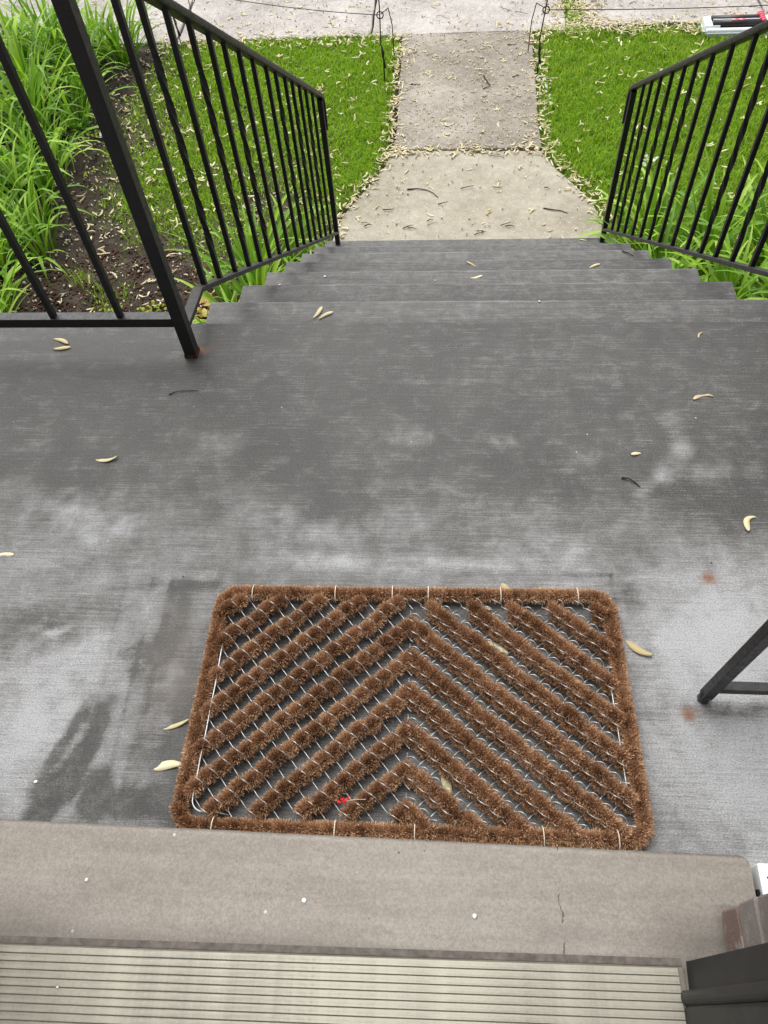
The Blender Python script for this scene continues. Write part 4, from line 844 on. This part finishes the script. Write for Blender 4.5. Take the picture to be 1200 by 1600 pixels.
def pod(me, loc, rz, s=1, tilt=0): 
    o = link('seed_pod', me, None); o.location = loc; o.rotation_euler = (random.gauss(0, tilt), random.gauss(0, tilt), rz); o.scale = (s, s, s); return o
def ppod(px, py, ang, s, label, z=.0012, curve=None, L=.052, w=.0105, tilt=0.0):
    me = pod_mesh(L, w, curve, hash((px, py)) % 97) if curve is not None else random.choice(PODS); p = at(px, py, z); o = pod(me, p, math.radians(ang), s, tilt); tag(o, label, 'seed pod', 'pale seed pods on the porch and steps'); return o
ppod(94, 533, -18, .95, 'upper wing of the pale pod pair lying below the left porch rail', curve=-.5)
ppod(95, 545, 8, .85, 'lower wing of the pale pod pair lying below the left porch rail', curve=.3)
ppod(168, 717, 195, 1, 'slender pale seed pod alone on the left middle of the porch', curve=-.9, w=.0095)
ppod(1098, 620, 178, 1, 'curved pale seed pod on the porch at right, farthest from the mat', curve=1.5)
ppod(1171, 818, 218, 1, 'strongly hooked pale seed pod on the porch at the right edge', curve=1.9)
ppod(3, 869, 20, .9, 'pale seed pod cut off by the left edge of the picture', curve=-.8)
ppod(995, 709, 190, .42, 'tiny pale scrap of seed pod on the porch beside a dark twig', curve=.2, w=.02)
ppod(1094, 523, 215, .42, 'tiny pale hooked pod near the front edge of the porch', curve=1.6)
ppod(279, 1131, 205, .95, 'narrow pale pod poking out left of the doormat, upper one', curve=-.3, w=.008)
ppod(266, 1197, 184, 1.0, 'broad yellowish pod poking out from under the left side of the mat', curve=.5, w=.015)
ppod(1000, 1015, 150, 1.0, 'broad pale pod poking out from under the right side of the mat', curve=-.6, w=.014)
for (px, py, an, lb_) in ((752, 947, 160, 'yellowish pod lying under the brush rows near the upper mat edge'), (778, 1013, 150, 'pale pod lying under the right mat rows below the upper one'), (698, 1232, 100, 'faded pod lying under the mat rows near the sill'), (797, 930, 120, 'greenish pod tucked under the top border of the mat')):
    ppod(px, py, an, .95, lb_, .004, curve=.3, w=.015)
z1 = lambda n: -R * n + .0015
ppod(496, 490, 62, 1.0, 'left wing of the pale pod pair on the top step', z1(1), curve=.4)
ppod(508, 494, 42, .95, 'right wing of the pale pod pair on the top step', z1(1), curve=-.4)
ppod(737, 413, 140, .95, 'pale pod on a middle step, farther of the two near the centre', z1(4), curve=.4)
ppod(743, 433, 10, .9, 'pale pod on a middle step, nearer of the two near the centre', z1(3), curve=.4)
ppod(928, 416, 30, .95, 'pale pod on the right half of a middle step', z1(4), curve=-.5)
ppod(912, 375, 165, .8, 'pale pod on the bottom step beside the right rail post', z1(7), curve=.3)
# pods fallen on the garden: the nearest as single objects, the rest as one
def pod_sites():
    r = np.random.default_rng(77); S = []
    def add(x, y, z, surf): S.append((x, y, z, surf))
    for _ in range(4200):                                             # along the path edges, thick where it flares
        y = r.uniform(3.8, SWY); a, b_ = walk_edges(y); a, b_ = float(a), float(b_); k = r.uniform()
        if k < .40: x = a + r.normal(0, .035) - .01
        elif k < .80: x = b_ + r.normal(0, .045) + .03
        else: continue
        if (y < 4.1 and r.uniform() < .6) or r.uniform() < .84: continue
        add(x, y, GZ + .008 if a < x < b_ else GZ + .012, 'edge')
    for _ in range(110):
        x = r.choice([r.normal(-.2, .10), r.normal(.16, .10), r.normal(.48, .09), r.normal(-.33, .05)]); y = JY + r.normal(.01, .035); add(x, y, GZ + .008, 'joint')
    for _ in range(30): y = r.uniform(3.75, JY); a, b_ = walk_edges(y); add(r.uniform(a + .03, b_ - .03), y, GZ + .004, 'pale slab')
    for _ in range(75): add(r.uniform(-.35, .58), r.uniform(JY, SWY), GZ + .010, 'old slab')
    for _ in range(230): add(r.uniform(-2.3, -.4), SWY + r.normal(-.05, .06), GZ + .014, 'far edge')
    for _ in range(560): add(r.uniform(.66, 2.8), SWY + r.normal(-.02, .07), GZ + .014, 'far edge')
    for _ in range(520): add(r.normal(.965, .11), r.uniform(SWY, 7.2), GZ + .010, 'far edge')
    for _ in range(260): add(r.uniform(-3.5, 2.9), r.uniform(SWY, 7.4), GZ + .008, 'far edge')
    n = 0
    while n < 520:                                                   # left lawn and dark soil
        x, y = r.uniform(-2.6, -.5), r.uniform(2.6, SWY); a, _b = walk_edges(y)
        if x > a - .03 or (x < -2.35 and r.uniform() < .5) or (y < 3.1 and r.uniform() < .5): continue
        if y > 4.6 and x > -1.6 and r.uniform() < .5: continue
        d = float(lawn_density(np.array(x), np.array(y))); add(x, y, float(gz(np.array(x), np.array(y))) + (.03 if d > .35 else .012), 'left lawn' if d > .35 else 'soil'); n += 1
    for _ in range(190):
        x, y = r.uniform(.8, 2.6), r.uniform(3.2, SWY); a, b_ = walk_edges(y)
        if x < b_ + .06: continue
        add(x, y, GZ + .028, 'right lawn')
    return S
def scatter():
    S = pod_sites(); random.shuffle(S); 
    wd = {'edge': 'pale seed pod lying along the grassy edge of the garden path', 'joint': 'pale seed pod lying in the joint between the two path slabs', 'pale slab': 'pale seed pod lying on the pale flared path slab', 'old slab': 'pale seed pod lying on the weathered path slab',
          'far edge': 'pale seed pod at the pavement edge', 'left lawn': 'pale seed pod lying in the grass of the left lawn', 'soil': 'pale seed pod lying on bare dark soil of the left bed', 'right lawn': 'pale seed pod lying in the grass of the right lawn'}
    def infr(s):
        v = Vector(s[:3]) - Vector((0, 0, H)); c = [sum(RM[i][k] * v[i] for i in range(3)) for k in range(3)]; u, w_ = 600 + F * c[0] / c[2], 800 + F * c[1] / c[2]; return -5 < u < 1205 and -5 < w_ < 1605
    S.sort(key=lambda s: (not infr(s), s[1])); near, rest = S[:276], S[276:]
    for s in near:
        o = pod(random.choice(GPODS), s[:3], random.uniform(0, 6.28), random.uniform(.7, 1.3), .18); tag(o, wd[s[3]], 'seed pod', 'pale seed pods fallen on the ' + ('path' if s[3] in ('edge', 'joint', 'pale slab', 'old slab') else 'pavement edge' if s[3] == 'far edge' else 'garden'))
    Vs, Qs, T_, Rn = [], [], [], []; k = 0; data = []
    for me in GPODS:
        co = np.empty(len(me.vertices) * 3, np.float32); me.vertices.foreach_get('co', co); q = np.array([tuple(p.vertices) for p in me.polygons]); t = np.empty(len(me.vertices), np.float32); me.attributes['tip'].data.foreach_get('value', t); data.append((co.reshape(-1, 3), q, t))
    for s in rest:
        co, q, t = random.choice(data); sc = random.uniform(.65, 1.25); E_ = np.array(Euler((random.gauss(0, .2), random.gauss(0, .2), random.uniform(0, 6.28))).to_matrix())
        Vs.append(co * sc @ E_.T + np.array(s[:3])); Qs.append(q + k); T_.append(t); Rn.append(np.full(len(co), random.random())); k += len(co)
    o = stuff(link('seed_pod_litter', npmesh('seed_pod_litter', np.concatenate(Vs), [np.concatenate(Qs)], M_pod, True, rnd=np.concatenate(Rn), tip=np.concatenate(T_)))); o['label'] = 'litter of pale seed pods along the pavement and the far path'
scatter()
# ------------------------------------------------------------------ twigs, flecks, scrap
def twig(pts, r0, label, z, group=None):
    P = [at(x, y, z) for x, y in pts]; o0 = P[0].copy(); V = []; fs = []; k = 5; n = len(P)
    up = Vector((0, 0, 1)); vs = []
    for i, p in enumerate(P):
        d = (P[min(i + 1, n - 1)] - P[max(i - 1, 0)]).normalized(); sd_ = d.cross(up); rr = r0 * (1 - .55 * i / (n - 1)) * random.uniform(.85, 1.15)
        for j in range(k): a = 2 * math.pi * j / k; vs.append(p - o0 + sd_ * rr * math.cos(a) + up * (rr * math.sin(a) + r0 + .003 * math.sin(i * 1.7) ** 2 * (i not in (0, n - 1))))
    b = MB(); b.add(vs, [(i * k + j, i * k + (j + 1) % k, (i + 1) * k + (j + 1) % k, (i + 1) * k + j) for i in range(n - 1) for j in range(k)] + [tuple(range(k))[::-1], tuple((n - 1) * k + j for j in range(k))])
    o = b.build('twig', M_twig, None, True); o.location = o0; tag(o, label, 'twig', group)
twig([(264, 617), (278, 613), (296, 611), (310, 611)], .0013, 'thin brown twig on the left half of the porch', 0)
twig([(971, 747), (982, 750), (992, 755), (1000, 762)], .0022, 'short black bent twig on the right half of the porch', 0)
twig([(972, 393), (981, 397), (990, 401)], .0030, 'short dark twig on the right end of a lower step', z1(5))
twig([(1107, 435), (1109, 433), (1111, 431)], .003, 'tiny dark crumb of twig on the right end of an upper step', z1(2))
g = 'dark twigs scattered on the garden path'
twig([(636, 297), (652, 296), (667, 298), (677, 303), (684, 309)], .0042, 'longest curved dark twig on the pale flared path slab', GZ, g)
twig([(849, 326), (862, 329), (876, 330), (887, 334)], .004, 'dark wavy twig on the right side of the pale flared slab', GZ, g)
twig([(756, 120), (760, 128), (766, 135)], .006, 'short thick dark twig in the middle of the weathered path slab', GZ + .008, g)
for i, (x, y) in enumerate([(638, 355), (645, 357), (748, 365), (752, 362), (790, 350), (797, 354), (692, 318), (672, 345), (675, 350), (730, 293), (778, 293), (774, 244), (760, 138), (648, 133), (571, 349), (575, 353), (607, 328), (689, 25), (697, 28), (790, 15), (815, 20), (855, 295), (800, 70), (648, 82), (1010, 38), (990, 4), (1075, 44), (1180, 12), (930, 2)]):
    an = random.uniform(-.6, .6); l_ = random.uniform(4, 11); far = y < 57
    twig([(x - l_ * math.cos(an), y - l_ * math.sin(an) * .5), (x, y + random.uniform(-1, 1)), (x + l_ * math.cos(an), y + l_ * math.sin(an) * .5)], random.uniform(.0018, .004), 'small dark twig lying on the pavement' if far else 'small dark twig lying on the garden path', GZ + .006, 'small twigs on the pavement' if far else 'small twigs on the path')
def fleck(px, py, r_, z, label):
    p = at(px, py, z); b = MB(); n = 8; rs = [r_ * random.uniform(.75, 1.2) for _ in range(n)]
    b.add([(rs[i] * math.cos(6.283 * i / n), rs[i] * math.sin(6.283 * i / n), .0) for i in range(n)] + [(0, 0, .0012)], [(i, (i + 1) % n, n) for i in range(n)] + [tuple(range(n))[::-1]])
    o = b.build('white_fleck', M_fleck, None, True); o.location = p + Vector((0, 0, .0004)); tag(o, label, 'fleck', 'white flecks on porch and sill')
fleck(135, 1375, .0032, SILL, 'round white fleck on the left part of the stone sill'); fleck(742, 1432, .0038, SILL, 'round white fleck on the right half of the stone sill'); fleck(475, 1408, .004, SILL, 'ragged white fleck near the middle of the stone sill')
fleck(90, 1543, .002, SILL + .0058, 'small white fleck on the ribbed threshold'); fleck(56, 1222, .004, 0, 'small white fleck on the porch left of the mat'); fleck(680, 438, .004, z1(3), 'white fleck on an upper step left of centre'); fleck(508, 432, .006, z1(3), 'white fleck on an upper step far left'); fleck(843, 471, .004, z1(1), 'white fleck on the top step right of centre')
fleck(437, 445, .005, z1(2), 'white fleck near the left end of an upper step')
def scrap():
    p = at(538, 1252, .029); root = empty('red_scrap', p); tag(root, 'tiny crumpled red scrap caught on a mat bristle row near the sill', 'scrap')
    b = MB()
    for i in range(9):
        c = Vector((random.gauss(0, .004), random.gauss(0, .003), random.uniform(0, .004))); q = [c + Vector((random.uniform(-.004, .004), random.uniform(-.004, .004), random.uniform(-.002, .003))) for _ in range(4)]; b.add(q, [(0, 1, 2), (0, 2, 3), (0, 3, 1), (1, 3, 2)])
    b.build('scrap_petals', M_red, root)
    b = MB(); b.sweep([(.003, 0, .002), (.018, .003, .003), (.034, .004, .001)], circ(.0005, 4)); b.build('stem', M_tie, root)
scrap()
